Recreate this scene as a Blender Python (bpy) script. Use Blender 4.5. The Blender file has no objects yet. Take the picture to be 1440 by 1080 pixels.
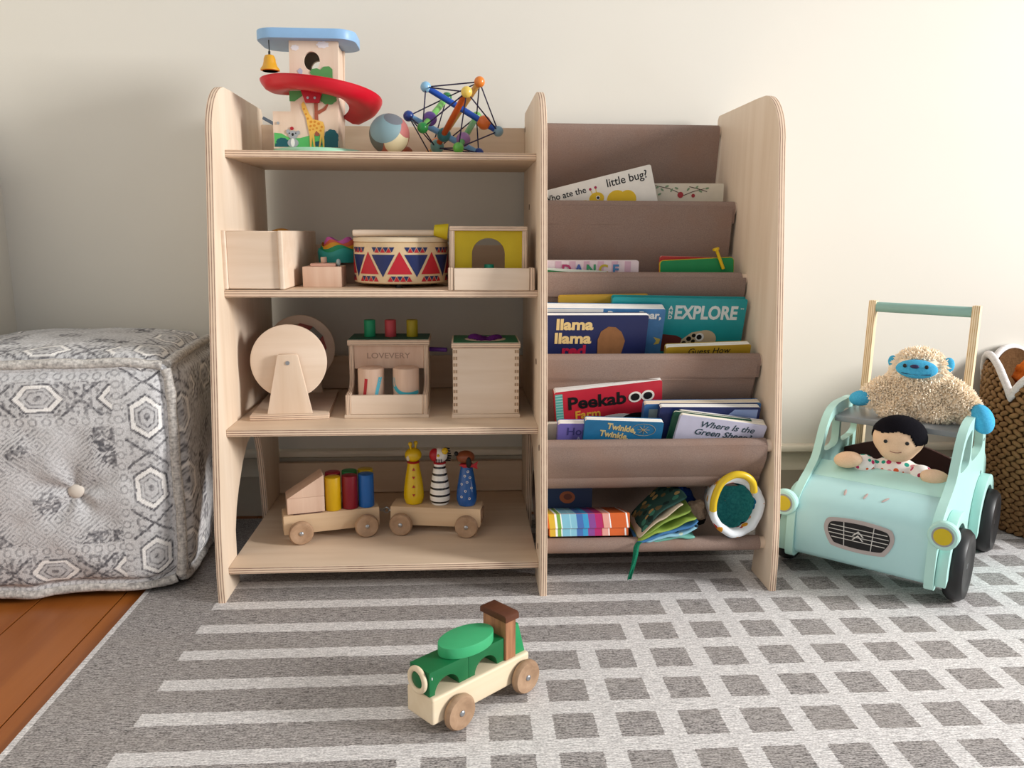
import bpy, bmesh, math, random
from mathutils import Vector, Matrix, noise
from mathutils.geometry import tessellate_polygon
PI = math.pi
R = math.radians
rnd = random.Random(7)
S = bpy.context.scene
COL = S.collection

# ------------------------------------------------------------------ camera
cam = bpy.data.objects.new('camera', bpy.data.cameras.new('camera'))
COL.objects.link(cam)
cam.data.sensor_width = 36.0
cam.data.lens = 28.186
cam.data.clip_start = 0.05
cam.matrix_world = Matrix(((0.998161, 0.006158, -0.060307, -0.06818),
                           (-0.060405, 0.184694, -0.980938, -1.79015),
                           (0.005098, 0.982777, 0.184726, 0.64106),
                           (0, 0, 0, 1)))
S.camera = cam
# ------------------------------------------------------------------ light
w = bpy.data.worlds.new('room_light'); S.world = w; w.use_nodes = True
w.node_tree.nodes['Background'].inputs[0].default_value = (0.92, 0.955, 1.0, 1)
w.node_tree.nodes['Background'].inputs[1].default_value = 0.51
def area(name, loc, target, sx, sy, power, col):
    l = bpy.data.lights.new(name, 'AREA'); l.shape = 'RECTANGLE'; l.size = sx; l.size_y = sy
    l.energy = power; l.color = col
    o = bpy.data.objects.new(name, l); COL.objects.link(o); o.location = loc
    o.rotation_euler = (Vector(target) - Vector(loc)).to_track_quat('-Z', 'Y').to_euler()
area('window_daylight', (4.2, -1.95, 1.65), (0.0, -1.75, 1.05), 0.8, 1.3, 268, (1.0, 0.985, 0.96))
vs = S.view_settings
vs.view_transform = 'Standard'; vs.look = 'None'; vs.gamma = 1.0; vs.use_curve_mapping = False
vs.exposure = 0.0

# ------------------------------------------------------------------ materials
def lin(h):
    h = h.lstrip('#')
    c = [int(h[i:i + 2], 16) / 255 for i in (0, 2, 4)]
    return tuple([x / 12.92 if x <= .04045 else ((x + .055) / 1.055) ** 2.4 for x in c] + [1.0])
class NT:
    """small helper to wire shader nodes"""
    def __init__(s, name):
        s.m = bpy.data.materials.new(name); s.m.use_nodes = True
        s.t = s.m.node_tree; s.b = s.t.nodes['Principled BSDF']
    def n(s, typ, **k):
        o = s.t.nodes.new(typ)
        for a, v in k.items(): setattr(o, a, v)
        return o
    def l(s, a, b): s.t.links.new(a, b)
    def m2(s, op, a, b=None, c=None):
        o = s.n('ShaderNodeMath', operation=op)
        for i, v in enumerate((a, b, c)):
            if v is None: continue
            if hasattr(v, 'links'): s.l(v, o.inputs[i])
            else: o.inputs[i].default_value = v
        return o.outputs[0]
    def mix(s, f, a, b):
        o = s.n('ShaderNodeMix', data_type='RGBA')
        for i, v in ((0, f), (6, a), (7, b)):
            if hasattr(v, 'links'): s.l(v, o.inputs[i])
            else: o.inputs[i].default_value = v
        return o.outputs[2]
    def coord(s, kind='Object', scale=(1, 1, 1)):
        c = s.n('ShaderNodeTexCoord'); mp = s.n('ShaderNodeMapping')
        mp.inputs['Scale'].default_value = scale
        s.l(c.outputs[kind], mp.inputs[0]); return mp.outputs[0]
    def noise(s, vec, scale, detail=3, rough=.5, dist=0):
        o = s.n('ShaderNodeTexNoise'); o.inputs['Scale'].default_value = scale
        o.inputs['Detail'].default_value = detail; o.inputs['Roughness'].default_value = rough
        o.inputs['Distortion'].default_value = dist
        s.l(vec, o.inputs['Vector']); return o.outputs['Fac']
    def bump(s, h, st, d=.001):
        o = s.n('ShaderNodeBump'); o.inputs['Strength'].default_value = st; o.inputs['Distance'].default_value = d
        s.l(h, o.inputs['Height']); s.l(o.outputs[0], s.b.inputs['Normal'])
    def out(s, col, rough=.5, spec=.5):
        if hasattr(col, 'links'): s.l(col, s.b.inputs['Base Color'])
        else: s.b.inputs['Base Color'].default_value = col
        s.b.inputs['Roughness'].default_value = rough
        s.b.inputs['Specular IOR Level'].default_value = spec
        return s.m
def remap(t, v, a, b):
    o = t.n('ShaderNodeMapRange'); o.inputs[1].default_value = a; o.inputs[2].default_value = b
    t.l(v, o.inputs[0]); return o.outputs[0]
_pc = {}
def paint(h, rough=.45, spec=.4, var=.06):
    """plain painted / plastic colour with a faint mottling"""
    key = (h, rough, spec, var)
    if key in _pc: return _pc[key]
    t = NT('paint_' + h.strip('#')); c = lin(h)
    d = tuple(x * (1 - var * 2) for x in c[:3]) + (1,)
    f = t.noise(t.coord(), 60, 2)
    _pc[key] = t.out(t.mix(f, d, c), rough, spec); return _pc[key]
def wood(name, a, b, axis='x', rough=.5, sc=1.0, dist=.4):
    t = NT(name); s = {'x': (3, 38, 38), 'y': (38, 3, 38), 'z': (38, 38, 3)}[axis]
    v = t.coord('Object', tuple(k * sc for k in s))
    f = t.noise(v, 1.0, 5, .6, dist)
    g = t.noise(t.coord('Object', tuple(k * sc * .22 for k in s)), 1.0, 2, .5, 1.0)
    f2 = t.m2('ADD', t.m2('MULTIPLY', f, .55), t.m2('MULTIPLY', g, .45))
    t.bump(f, .06, .0006)
    return t.out(t.mix(remap(t, f2, .32, .68), lin(a), lin(b)), rough, .35)
def plyedge(name, axis, n=3.0, a='#e6cdb4', b='#7d5a4c'):
    t = NT(name); c = t.n('ShaderNodeTexCoord'); sp = t.n('ShaderNodeSeparateXYZ'); t.l(c.outputs['Generated'], sp.inputs[0])
    x = sp.outputs['XYZ'.index(axis.upper())]
    # pale faces, dark end-grain plies between
    w_ = t.m2('SINE', t.m2('MULTIPLY', t.m2('ADD', x, -.5 / n * 0.5), 2 * PI * n))
    f = remap(t, w_, .15, .75)
    nz = t.noise(t.coord('Object', (60, 60, 60)), 1, 3)
    f = t.m2('MULTIPLY', f, t.m2('ADD', t.m2('MULTIPLY', nz, .7), .45))
    return t.out(t.mix(f, lin(a), lin(b)), .6, .2)
def cloth(name, a, b, sc=900, rough=.9, bump=.3, big=None):
    t = NT(name); v = t.coord('Object', (sc, sc, sc * .5))
    f = t.noise(v, 1.0, 2); h = t.noise(t.coord('Object', (sc * .4, sc * .4, sc)), 1.0, 2)
    k = t.m2('MULTIPLY', t.m2('ADD', f, h), .5)
    t.bump(k, bump, .0008)
    col = t.mix(remap(t, k, .35, .65), lin(a), lin(b))
    if big:
        g = t.noise(t.coord('Object', (9, 9, 9)), 1.0, 3, .6)
        col = t.mix(t.m2('MULTIPLY', remap(t, g, .45, .7), .5), col, lin(big))
    return t.out(col, rough, .1)
def vcol(name, rough=.9, weave=0):
    t = NT(name); a = t.n('ShaderNodeVertexColor'); a.layer_name = 'Col'
    c = a.outputs[0]
    if weave:
        f = t.noise(t.coord('Object', (weave, weave, weave)), 1.0, 2)
        c = t.mix(t.m2('MULTIPLY', remap(t, f, .35, .65), .35), c, t.mix(.5, c, lin('#5a5550')))
        t.bump(f, .5, .0015)
    return t.out(c, rough, .1)
def patches(name, base, cols, sc=30, th=.3, rough=.85):
    """printed cloth: scattered coloured motifs on a plain ground"""
    t = NT(name); v = t.n('ShaderNodeTexVoronoi'); v.inputs['Scale'].default_value = sc
    t.l(t.coord(), v.inputs['Vector'])
    rp = t.n('ShaderNodeValToRGB'); rp.color_ramp.interpolation = 'CONSTANT'
    sp = t.n('ShaderNodeSeparateColor'); t.l(v.outputs['Color'], sp.inputs[0]); t.l(sp.outputs[0], rp.inputs[0])
    els = rp.color_ramp.elements
    els[0].color = lin(cols[0]); els[1].color = lin(cols[-1]); els[1].position = .85
    for i, c in enumerate(cols[1:-1]): els.new((i + 1) / len(cols) * .85).color = lin(c)
    f = t.m2('LESS_THAN', v.outputs['Distance'], th)
    return t.out(t.mix(f, lin(base), rp.outputs[0]), rough, .15)

BIRCH_Z = wood('birch_upright', '#ebd9c5', '#d9c2a9', 'z')
BIRCH_X = wood('birch_long', '#e6d0b8', '#d3b89c', 'x')
PLY = {a: plyedge('ply_edge_' + a, a) for a in 'xyz'}
PLY['q'] = plyedge('post_ply_edge', 'y', 4.0, '#eddcbc', '#b8925f')
MAPLE = wood('maple', '#ead7c4', '#d8bfa6', 'x')
MAPLE_Z = wood('maple_upright', '#ead7c4', '#d8bfa6', 'z')
PINK_WOOD = wood('beech_pale', '#e0c3ad', '#caa48c', 'z', sc=1.5)
BEECH = wood('beech_wheel', '#b8987b', '#94745a', 'y', sc=1.4, dist=1.2)
CREAM_WOOD = wood('cream_wood', '#e9d8bd', '#dcc6a4', 'x')
WALNUT = wood('walnut', '#6a3b24', '#4a2716', 'x')
STRIPE_WOOD = wood('striped_wood', '#c48c64', '#643a26', 'z', sc=2.6)
DARKBROWN = paint('#3a1a14')
STEEL = paint('#b9bcc0', .3, .8); STEEL.node_tree.nodes['Principled BSDF'].inputs['Metallic'].default_value = .9
TAUPE = cloth('taupe_canvas', '#978277', '#857168', 900, .92, .35, '#8f7060')
WHITE = paint('#f3f1ec', .5)
BLACK = paint('#141415', .5)

# ------------------------------------------------------------------ mesh helpers
class G:
    def __init__(s): s.v = []; s.f = []; s.m = []
    def add(s, vs, fs, mi=0, M=None):
        b = len(s.v)
        s.v += [tuple((M @ Vector(p)) if M is not None else p) for p in vs]
        s.f += [tuple(i + b for i in f) for f in fs]; s.m += [mi] * len(fs); return s
    def bm(s, bm, mi=0, M=None):
        bm.verts.index_update()
        s.add([v.co[:] for v in bm.verts], [[v.index for v in f.verts] for f in bm.faces], mi, M); bm.free(); return s
    def box(s, lo, hi, bev=0, seg=2, mi=0, M=None):
        bm = bmesh.new(); bmesh.ops.create_cube(bm, size=1)
        for v in bm.verts:
            v.co = [lo[i] + (v.co[i] + .5) * (hi[i] - lo[i]) for i in range(3)]
        if bev: bmesh.ops.bevel(bm, geom=bm.edges[:], offset=bev, segments=seg, affect='EDGES', profile=.6)
        return s.bm(bm, mi, M)
    def lathe(s, prof, seg=24, mi=0, M=None, wob=None):
        """prof = [(r, z)...] about local z"""
        vs = []; fs = []; n = len(prof)
        for j in range(seg):
            a = 2 * PI * j / seg
            for r, z in prof:
                k = wob(a, z) if wob else 1
                vs.append((r * k * math.cos(a), r * k * math.sin(a), z))
        for j in range(seg):
            q = (j + 1) % seg
            for i in range(n - 1): fs.append((j * n + i, q * n + i, q * n + i + 1, j * n + i + 1))
        if prof[0][0] > 1e-6: fs.append([j * n for j in range(seg)][::-1])
        if prof[-1][0] > 1e-6: fs.append([j * n + n - 1 for j in range(seg)])
        return s.add(vs, fs, mi, M)
    def cyl(s, p0, p1, r, r1=None, seg=20, bev=0, mi=0):
        p0 = Vector(p0); p1 = Vector(p1); d = p1 - p0; L = d.length; r1 = r if r1 is None else r1
        if bev:
            pr = [(r - bev, 0), (r - bev * .3, bev * .3), (r, bev), (r1, L - bev), (r1 - bev * .3, L - bev * .3), (r1 - bev, L)]
        else: pr = [(r, 0), (r1, L)]
        return s.lathe(pr, seg, mi, Matrix.Translation(p0) @ d.to_track_quat('Z', 'Y').to_matrix().to_4x4())
    def ball(s, c, r, seg=20, rings=12, mi=0, sc=(1, 1, 1), M=None):
        pr = [(max(0, math.sin(PI * i / rings)) * r, -math.cos(PI * i / rings) * r) for i in range(rings + 1)]
        pr[0] = (1e-5, -r); pr[-1] = (1e-5, r)
        T = Matrix.Translation(c) @ (M or Matrix()) @ Matrix.Diagonal((*sc, 1))
        return s.lathe(pr, seg, mi, T)
    def prism(s, poly, d0, d1, axis='z', holes=(), bev=0, mi=0, M=None):
        """polygon (a,b) extruded from d0 to d1 along axis; for x: (a,b)=(y,z), y: (x,z), z: (x,y)"""
        mp = {'x': lambda a, b, d: (d, a, b), 'y': lambda a, b, d: (a, d, b), 'z': lambda a, b, d: (a, b, d)}[axis]
        if not holes:
            bm = bmesh.new(); n = len(poly)
            A = [bm.verts.new(mp(a, b, d0)) for a, b in poly]; B = [bm.verts.new(mp(a, b, d1)) for a, b in poly]
            bm.faces.new(A); bm.faces.new(B)
            for i in range(n): bm.faces.new((A[i], A[(i + 1) % n], B[(i + 1) % n], B[i]))
            bmesh.ops.recalc_face_normals(bm, faces=bm.faces[:])
            if bev:
                cap = set(bm.faces[:2]); 
                bm.faces.ensure_lookup_table(); cap = {bm.faces[0], bm.faces[1]}
                es = [e for e in bm.edges if any(f in cap for f in e.link_faces)]
                bmesh.ops.bevel(bm, geom=es, offset=bev, segments=2, affect='EDGES', profile=.6)
            return s.bm(bm, mi, M)
        loops = [poly] + list(holes)
        tri = tessellate_polygon([[Vector((a, b, 0)) for a, b in lp] for lp in loops])
        flat = [p for lp in loops for p in lp]; N = len(flat)
        vs = [mp(a, b, d0) for a, b in flat] + [mp(a, b, d1) for a, b in flat]
        fs = [t for t in tri] + [(t[0] + N, t[2] + N, t[1] + N) for t in tri]
        o = 0
        for lp in loops:
            n = len(lp)
            for i in range(n):
                a = o + i; b = o + (i + 1) % n; fs.append((a, b, b + N, a + N))
            o += n
        bm = bmesh.new(); V = [bm.verts.new(p) for p in vs]
        for f in fs:
            try: bm.faces.new([V[i] for i in f])
            except ValueError: pass
        bmesh.ops.recalc_face_normals(bm, faces=bm.faces[:])
        return s.bm(bm, mi, M)
    def tube(s, pts, r, seg=10, closed=False, mi=0, M=None):
        P = [Vector(p) for p in pts]; n = len(P); vs = []; fs = []
        rr = r if isinstance(r, (list, tuple)) else [r] * n
        up = None
        for i in range(n):
            t = (P[(i + 1) % n] - P[i - 1]) if closed else (P[min(i + 1, n - 1)] - P[max(i - 1, 0)])
            t.normalize()
            if up is None: up = t.orthogonal().normalized()
            u = (up - t * up.dot(t))
            u = u.normalized() if u.length > 1e-6 else t.orthogonal().normalized()
            up = u; v = t.cross(u)
            for k in range(seg):
                a = 2 * PI * k / seg; vs.append(tuple(P[i] + (u * math.cos(a) + v * math.sin(a)) * rr[i]))
        m = n if closed else n - 1
        for i in range(m):
            j = (i + 1) % n
            for k in range(seg):
                q = (k + 1) % seg; fs.append((i * seg + k, i * seg + q, j * seg + q, j * seg + k))
        if not closed: fs += [list(range(seg))[::-1], [(n - 1) * seg + k for k in range(seg)]]
        return s.add(vs, fs, mi, M)
    def grid(s, fn, nu, nv, mi=0, M=None):
        vs = [fn(i / nu, j / nv) for j in range(nv + 1) for i in range(nu + 1)]
        fs = [(j * (nu + 1) + i, j * (nu + 1) + i + 1, (j + 1) * (nu + 1) + i + 1, (j + 1) * (nu + 1) + i) for j in range(nv) for i in range(nu)]
        return s.add(vs, fs, mi, M)
def finish(o, parent, loc, rot):
    COL.objects.link(o)
    if parent is not None: o.parent = parent
    if loc is not None: o.location = loc
    if rot is not None: o.rotation_euler = rot
    return o
def obj(name, g, mats, parent=None, loc=None, rot=None, smooth=40, ply=None, ):
    me = bpy.data.meshes.new(name); me.from_pydata(g.v, [], g.f); me.update()
    mats = mats if isinstance(mats, (list, tuple)) else [mats]
    if ply: mats = [mats[0], PLY[ply]]
    for m in mats: me.materials.append(m)
    me.polygons.foreach_set('material_index', g.m)
    if ply:
        k = 'xyz'.index('y' if ply == 'q' else ply)
        for p in me.polygons:
            if abs(p.normal[k]) < .6: p.material_index = 1
    if smooth:
        me.polygons.foreach_set('use_smooth', [True] * len(me.polygons))
        me.set_sharp_from_angle(angle=R(smooth))
    return finish(bpy.data.objects.new(name, me), parent, loc, rot)
def tag(o, label, cat, group=None):
    o['label'] = label; o['category'] = cat
    if group: o['group'] = group
    return o
def thing(name, label, cat, loc=(0, 0, 0), rot=(0, 0, 0), group=None):
    o = bpy.data.objects.new(name, None); o.empty_display_size = .02
    finish(o, None, loc, rot); return tag(o, label, cat, group)
def struct(o): o['kind'] = 'structure'; return o
def txt(s, size, mat, parent, loc, rot=(PI / 2, 0, 0), name='lettering', off=0, shear=0, align='CENTER', ext=.0003, sx=1):
    cu = bpy.data.curves.new(name, 'FONT'); cu.body = s; cu.size = size; cu.offset = off; cu.shear = shear
    cu.extrude = ext; cu.align_x = align; cu.align_y = 'CENTER'; cu.resolution_u = 3
    t = bpy.data.objects.new(name, cu); me = bpy.data.meshes.new_from_object(t)
    bpy.data.objects.remove(t); me.materials.clear(); me.materials.append(mat)
    o = finish(bpy.data.objects.new(name, me), parent, loc, rot); o.scale = (sx, 1, 1); return o
def disc(cx, cz, rx, rz=None, n=20, a0=0, a1=2 * PI, rot=0):
    rz = rz or rx; o = []
    full = abs(a1 - a0 - 2 * PI) < 1e-6
    for i in range(n if full else n + 1):
        a = a0 + (a1 - a0) * i / n; x = rx * math.cos(a); z = rz * math.sin(a)
        o.append((cx + x * math.cos(rot) - z * math.sin(rot), cz + x * math.sin(rot) + z * math.cos(rot)))
    return o
def cloudy(cx, cz, rx, rz, n=7, k=.12, m=42, ph=0):
    return [(cx + rx * (1 + k * abs(math.sin(n * .5 * a + ph))) * math.cos(a), cz + rz * (1 + k * abs(math.sin(n * .5 * a + ph))) * math.sin(a)) for a in [2 * PI * i / m for i in range(m)]]
def decal(name, polys, mat, parent, y, depth=.0004, stuff=False):
    """flat print: thin polygons in the local xz plane just in front of y"""
    if stuff:
        g = G()
        for p in polys: g.prism(p, y - depth, y, 'y')
        o = obj(name, g, mat, parent, smooth=0); o['kind'] = 'stuff'; return o
    for k, p in enumerate(polys): o = obj(name, G().prism(p, y - depth - .00007 * k, y, 'y'), mat, parent, smooth=0)
    return o
def catmull(P, n=8, closed=False):
    P = [Vector(p) for p in P]; out = []; N = len(P)
    for i in range(N if closed else N - 1):
        if closed: a, b, c, d = P[i - 1], P[i], P[(i + 1) % N], P[(i + 2) % N]
        else: a, b, c, d = P[max(i - 1, 0)], P[i], P[i + 1], P[min(i + 2, N - 1)]
        for k in range(n):
            t = k / n
            out.append(.5 * ((2 * b) + (c - a) * t + (2 * a - 5 * b + 4 * c - d) * t * t + (3 * b - a - 3 * c + d) * t ** 3))
    if not closed: out.append(P[-1])
    return out
def blob(name, balls, voxel, smooth_it=6):
    """one continuous surface grown from overlapping ellipsoids"""
    g = G()
    for c, r, sc, M in balls: g.ball(c, r, 24, 16, 0, sc, M)
    me = bpy.data.meshes.new(name); me.from_pydata(g.v, [], g.f)
    o = bpy.data.objects.new(name, me); COL.objects.link(o)
    m = o.modifiers.new('r', 'REMESH'); m.mode = 'VOXEL'; m.voxel_size = voxel
    m = o.modifiers.new('s', 'SMOOTH'); m.iterations = smooth_it; m.factor = .5
    dg = bpy.context.evaluated_depsgraph_get()
    out = bpy.data.meshes.new_from_object(o.evaluated_get(dg))
    bpy.data.objects.remove(o)
    q = G(); q.v = [tuple(v.co) for v in out.vertices]; q.f = [tuple(p.vertices) for p in out.polygons]; q.m = [0] * len(q.f)
    return q
# ------------------------------------------------------------------ the room
def wall_mat():
    t = NT('warm_white_wall'); f = t.noise(t.coord('Object', (1, 1, 1)), 2.2, 3)
    g = t.noise(t.coord('Object', (1, 1, 1)), 260, 2); t.bump(g, .05, .001)
    return t.out(t.mix(f, lin('#e0dcd3'), lin('#dad5ca')), .75, .25)
WALL = wall_mat()
TRIM = paint('#e3d8c4', .35, .5, .03)
struct(obj('wall_back', G().box((-1.12, .03, -.03), (3.2, .09, 2.45)), WALL, smooth=0))
struct(obj('wall_left', G().box((-1.12, -3.2, -.03), (-1.049, .03, 2.45)), WALL, smooth=0))
bb = [(.03, 0), (.012, 0), (.012, .092), (.009, .095), (.010, .100), (.0165, .106), (.019, .115), (.019, .128), (.017, .136), (.010, .139), (.004, .142), (.003, .150), (.006, .155), (.03, .155)]
struct(obj('baseboard_back', G().prism([(y, z - .006) for y, z in bb], -1.04, 3.2, 'x'), TRIM, smooth=50))
FLOORWOOD = wood('orange_floorboard', '#a8642c', '#86481c', 'y', .32, .55, .8)
fl = struct(obj('floor', G().box((-1.12, -3.2, -.05), (3.2, .09, -.0125)), paint('#3a2210'), smooth=0))
pw = .1405; x = -1.1059; i = 0
while x < 3.1:
    obj('plank', G().box((x + .0007, -3.2 , -.03), (x + pw - .0007, .028, -.006), .0012, 1), FLOORWOOD, fl); x += pw
# rug : woven heather with pale grid, top at z = 0
def rug_mat():
    t = NT('heather_grid_rug'); c = t.n('ShaderNodeTexCoord'); sp = t.n('ShaderNodeSeparateXYZ'); t.l(c.outputs['Object'], sp.inputs[0])
    X, Y = sp.outputs[0], sp.outputs[1]
    jit = t.m2('MULTIPLY', t.m2('SUBTRACT', t.noise(t.coord('Object', (120, 420, 1)), 1, 2), .5), .006)
    jx = t.m2('ADD', X, jit); jy = t.m2('ADD', Y, jit)
    PX, PY = .0862, .0834
    ry = t.m2('DIVIDE', t.m2('SUBTRACT', -.475, jy), PY); row = t.m2('FLOOR', ry); fy = t.m2('SUBTRACT', ry, row)
    hband = t.m2('MULTIPLY', t.m2('GREATER_THAN', fy, .655), t.m2('GREATER_THAN', jx, -.505))
    cx_ = t.m2('DIVIDE', t.m2('SUBTRACT', jx, .0485), PX); fx = t.m2('FRACT', cx_)
    lim = t.m2('SUBTRACT', .255, t.m2('MULTIPLY', row, PX))
    vband = t.m2('MULTIPLY', t.m2('GREATER_THAN', fx, .655), t.m2('GREATER_THAN', jx, lim))
    light = t.m2('MAXIMUM', hband, vband)
    edge = t.m2('LESS_THAN', X, -.638); light = t.m2('MAXIMUM', light, edge)
    n1 = t.noise(t.coord('Object', (60, 620, 1)), 1, 4, .65); n2 = t.noise(t.coord('Object', (300, 520, 1)), 1, 2)
    n3 = t.noise(t.coord('Object', (3, 14, 1)), 1, 3)
    h = t.m2('ADD', t.m2('MULTIPLY', n1, .6), t.m2('MULTIPLY', n2, .4))
    hh = remap(t, h, .40, .60)
    dark = t.mix(hh, lin('#565251'), lin('#cdc7c5')); pale = t.mix(hh, lin('#aeaaaa'), lin('#fbf8f7'))
    dark = t.mix(t.m2('MULTIPLY', remap(t, n3, .4, .7), .3), dark, lin('#a39c96'))
    t.bump(h, .35, .0012)
    return t.out(t.mix(light, dark, pale), .95, .05)
g = G().box((-.648, -3.0, -.006), (2.3, -.02, 0), .002, 2)
rug = tag(obj('rug', g, rug_mat()), 'grey woven rug with pale stripes turning into a grid of squares', 'rug')

# ------------------------------------------------------------------ bookcase
T = .0127; XL, XM, XR = -.5, .066, .5
bc = thing('bookcase', 'birch plywood bookcase with four toy shelves and brown fabric book slings', 'bookcase', (0, -.2, 0))
def side_outline():
    o = [(0, 0), (0, .885), (-.008, .893), (-.235, .893)]
    o += [(-.352 + .105 * math.cos(a) - .008, .793 + .1 * math.sin(a)) for a in [R(75 + k * 15) for k in range(0, 8)]]
    o = o[:4] + [(-.262 - .098 * math.sin(a), .793 + .1 * math.cos(a)) for a in [R(k * 9) for k in range(1, 11)]]
    o += [(-.41, .42), (-.447, .135), (-.4515, .05), (-.4495, 0)]
    o += [(-.356, 0), (-.366, .055), (-.364, .103), (-.350, .14), (-.330, .170), (-.293, .211), (-.255, .238), (-.222, .246), (-.188, .242), (-.160, .225), (-.145, .19), (-.135, .13), (-.128, .075), (-.122, 0)]
    return [(y + .2, z) for y, z in o]
for x0 in (XL, XM, XR - T):
    obj('side_panel', G().prism(side_outline(), x0, x0 + T, 'x', bev=.0012), BIRCH_Z, bc, ply='x', smooth=25)
ZS = [.7837, .5402, .2972, .0543]; DS = [.2928, .3465, .3863, .4222]
for z, d in zip(ZS, DS):
    obj('shelf_board', G().box((XL + T, -d + .2, z - T), (XM, .2 - .0005, z), .0008, 1), BIRCH_X, bc, ply='z')
for z, h in zip(ZS, (.078, .075, .074, .073)):
    obj('back_rail', G().box((XL + T, .2 - T - .0005, z + .0015), (XM, .2 - .001, z + h), .0008, 1), BIRCH_X, bc, ply='y')
RODS = [(-.018, .858), (-.147, .693), (-.23, .554), (-.335, .409), (-.41, .265), (-.407, .078)]
RR = .0112
for y, z in RODS:
    obj('rod', G().cyl((XM + T, y + .2, z), (XR - T, y + .2, z), RR, seg=20), MAPLE, bc)
    g = G().cyl((XM + .0004, y + .2, z), (XM - .0008, y + .2, z), .0055, seg=12)
    obj('bolt', g, paint('#5a4433'), bc)
def sling(path, x0, x1, nm='sling_fabric'):
    P = [Vector((0, a, b)) for a, b in path]; n = len(P)
    nu = 26; th = .0011
    vs = []; fs = []
    for side in (1, -1):
        for i, p in enumerate(P):
            t = (P[min(i + 1, n - 1)] - P[max(i - 1, 0)]).normalized(); nn = Vector((0, -t.z, t.y)) * th * side
            for k in range(nu + 1):
                x = x0 + (x1 - x0) * k / nu
                wv = noise.noise(Vector((x * 16, p.y * 20, p.z * 14))) * .0016
                vs.append((x, p.y + nn.y + .2 + wv, p.z + nn.z))
    m = nu + 1; N = n * m
    for i in range(n - 1):
        for k in range(nu):
            a = i * m + k; fs.append((a, a + 1, a + m + 1, a + m)); b = a + N; fs.append((b, b + m, b + m + 1, b + 1))
    for i in range(n - 1):
        for k in (0, nu):
            a = i * m + k; fs.append((a, a + m, a + m + N, a + N))
    for i in (0, n - 1):
        for k in range(nu):
            a = i * m + k; fs.append((a, a + N, a + N + 1, a + 1))
    return obj(nm, G().add(vs, fs), TAUPE, bc, smooth=60)
def arc(c, r, a0, a1, n=10): return [(c[0] + r * math.cos(R(a0 + (a1 - a0) * i / n)), c[1] + r * math.sin(R(a0 + (a1 - a0) * i / n))) for i in range(n + 1)]
wr = RR + .0016
for i in range(5):
    a, b = RODS[i], RODS[i + 1]
    if i < 4:
        zb = b[1] - .095; sl = (.14, .12, .30, .38)[i]
        path = (arc(a, wr, -60, 180, 14) if i == 0 else [(a[0] - wr - .001, a[1] + .004)])
        y0 = a[0] - wr; y1 = b[0] + wr + .004
        yb = y0 + sl * (a[1] - zb - .03)
        path += [(y0 + .001, a[1] - .02), (y0 + sl * (a[1] - b[1]) * .5, (a[1] + b[1]) / 2), (y0 + sl * (a[1] - b[1]), b[1]), (yb - .002, zb + .05)]
        mid = (yb + y1) / 2; hw = abs(yb - y1) / 2
        path += [(mid + hw * math.cos(R(t)), zb + .03 + .03 * math.sin(R(t))) for t in (0, -30, -60, -90, -120, -150, -180)]
        path += [(y1 - .001, zb + .05), (y1 - .003, b[1] - .02)] + arc(b, wr, -10, 215, 14)
        path += [(b[0] - wr * .75, b[1] - wr * .7 - .004), (b[0] - wr * .45, b[1] - .03)]
    else:
        ctrl = [(a[0] - wr - .001, a[1] + .004, 0), (a[0] - wr + .002, a[1] - .02, 0), (-.408, .222, 0), (-.385, .196, 0), (-.345, .182, 0), (-.28, .172, 0), (-.2, .160, 0), (-.13, .135, 0), (-.105, .095, 0), (-.14, .060, 0), (-.22, .044, 0), (-.30, .050, 0), (-.36, .068, 0), (-.392, .0845, 0)]
        path = [(p.x, p.y) for p in catmull(ctrl, 5)]
        path += arc(b, wr, 70, 300, 14)
    sling(path, XM + T + .0015, XR - T - (.010 if i in (1, 3, 4) else .0035))
for i in range(1, 5):        # stitched hem under each rod
    y, z = RODS[i]
    obj('hem_seam', G().box((XM + T + .002, y - wr - .0015 + .2 + (.003 if i < 4 else .0105), z - .0335), (XR - T - .012, y - wr + .0012 + .2 + (.003 if i < 4 else .0105), z - .0325), .0004, 1), TAUPE, bc)
# ------------------------------------------------------------------ top shelf
Z1 = .7837
def Tm(x=0, y=0, z=0): return Matrix.Translation((x, y, z))
def Rx(a): return Matrix.Rotation(a, 4, 'X')
def Ry(a): return Matrix.Rotation(a, 4, 'Y')
def Rz(a): return Matrix.Rotation(a, 4, 'Z')
t = thing('marble_tower', 'wooden tree house toy tower with red spiral slide and blue roof', 'toy', (-.345, -.155, Z1))
obj('base', G().lathe([(.086, 0), (.089, .003), (.089, .008), (.086, .0115), (1e-5, .0118)], 48), paint('#a9e0c0', .4), t)
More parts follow.
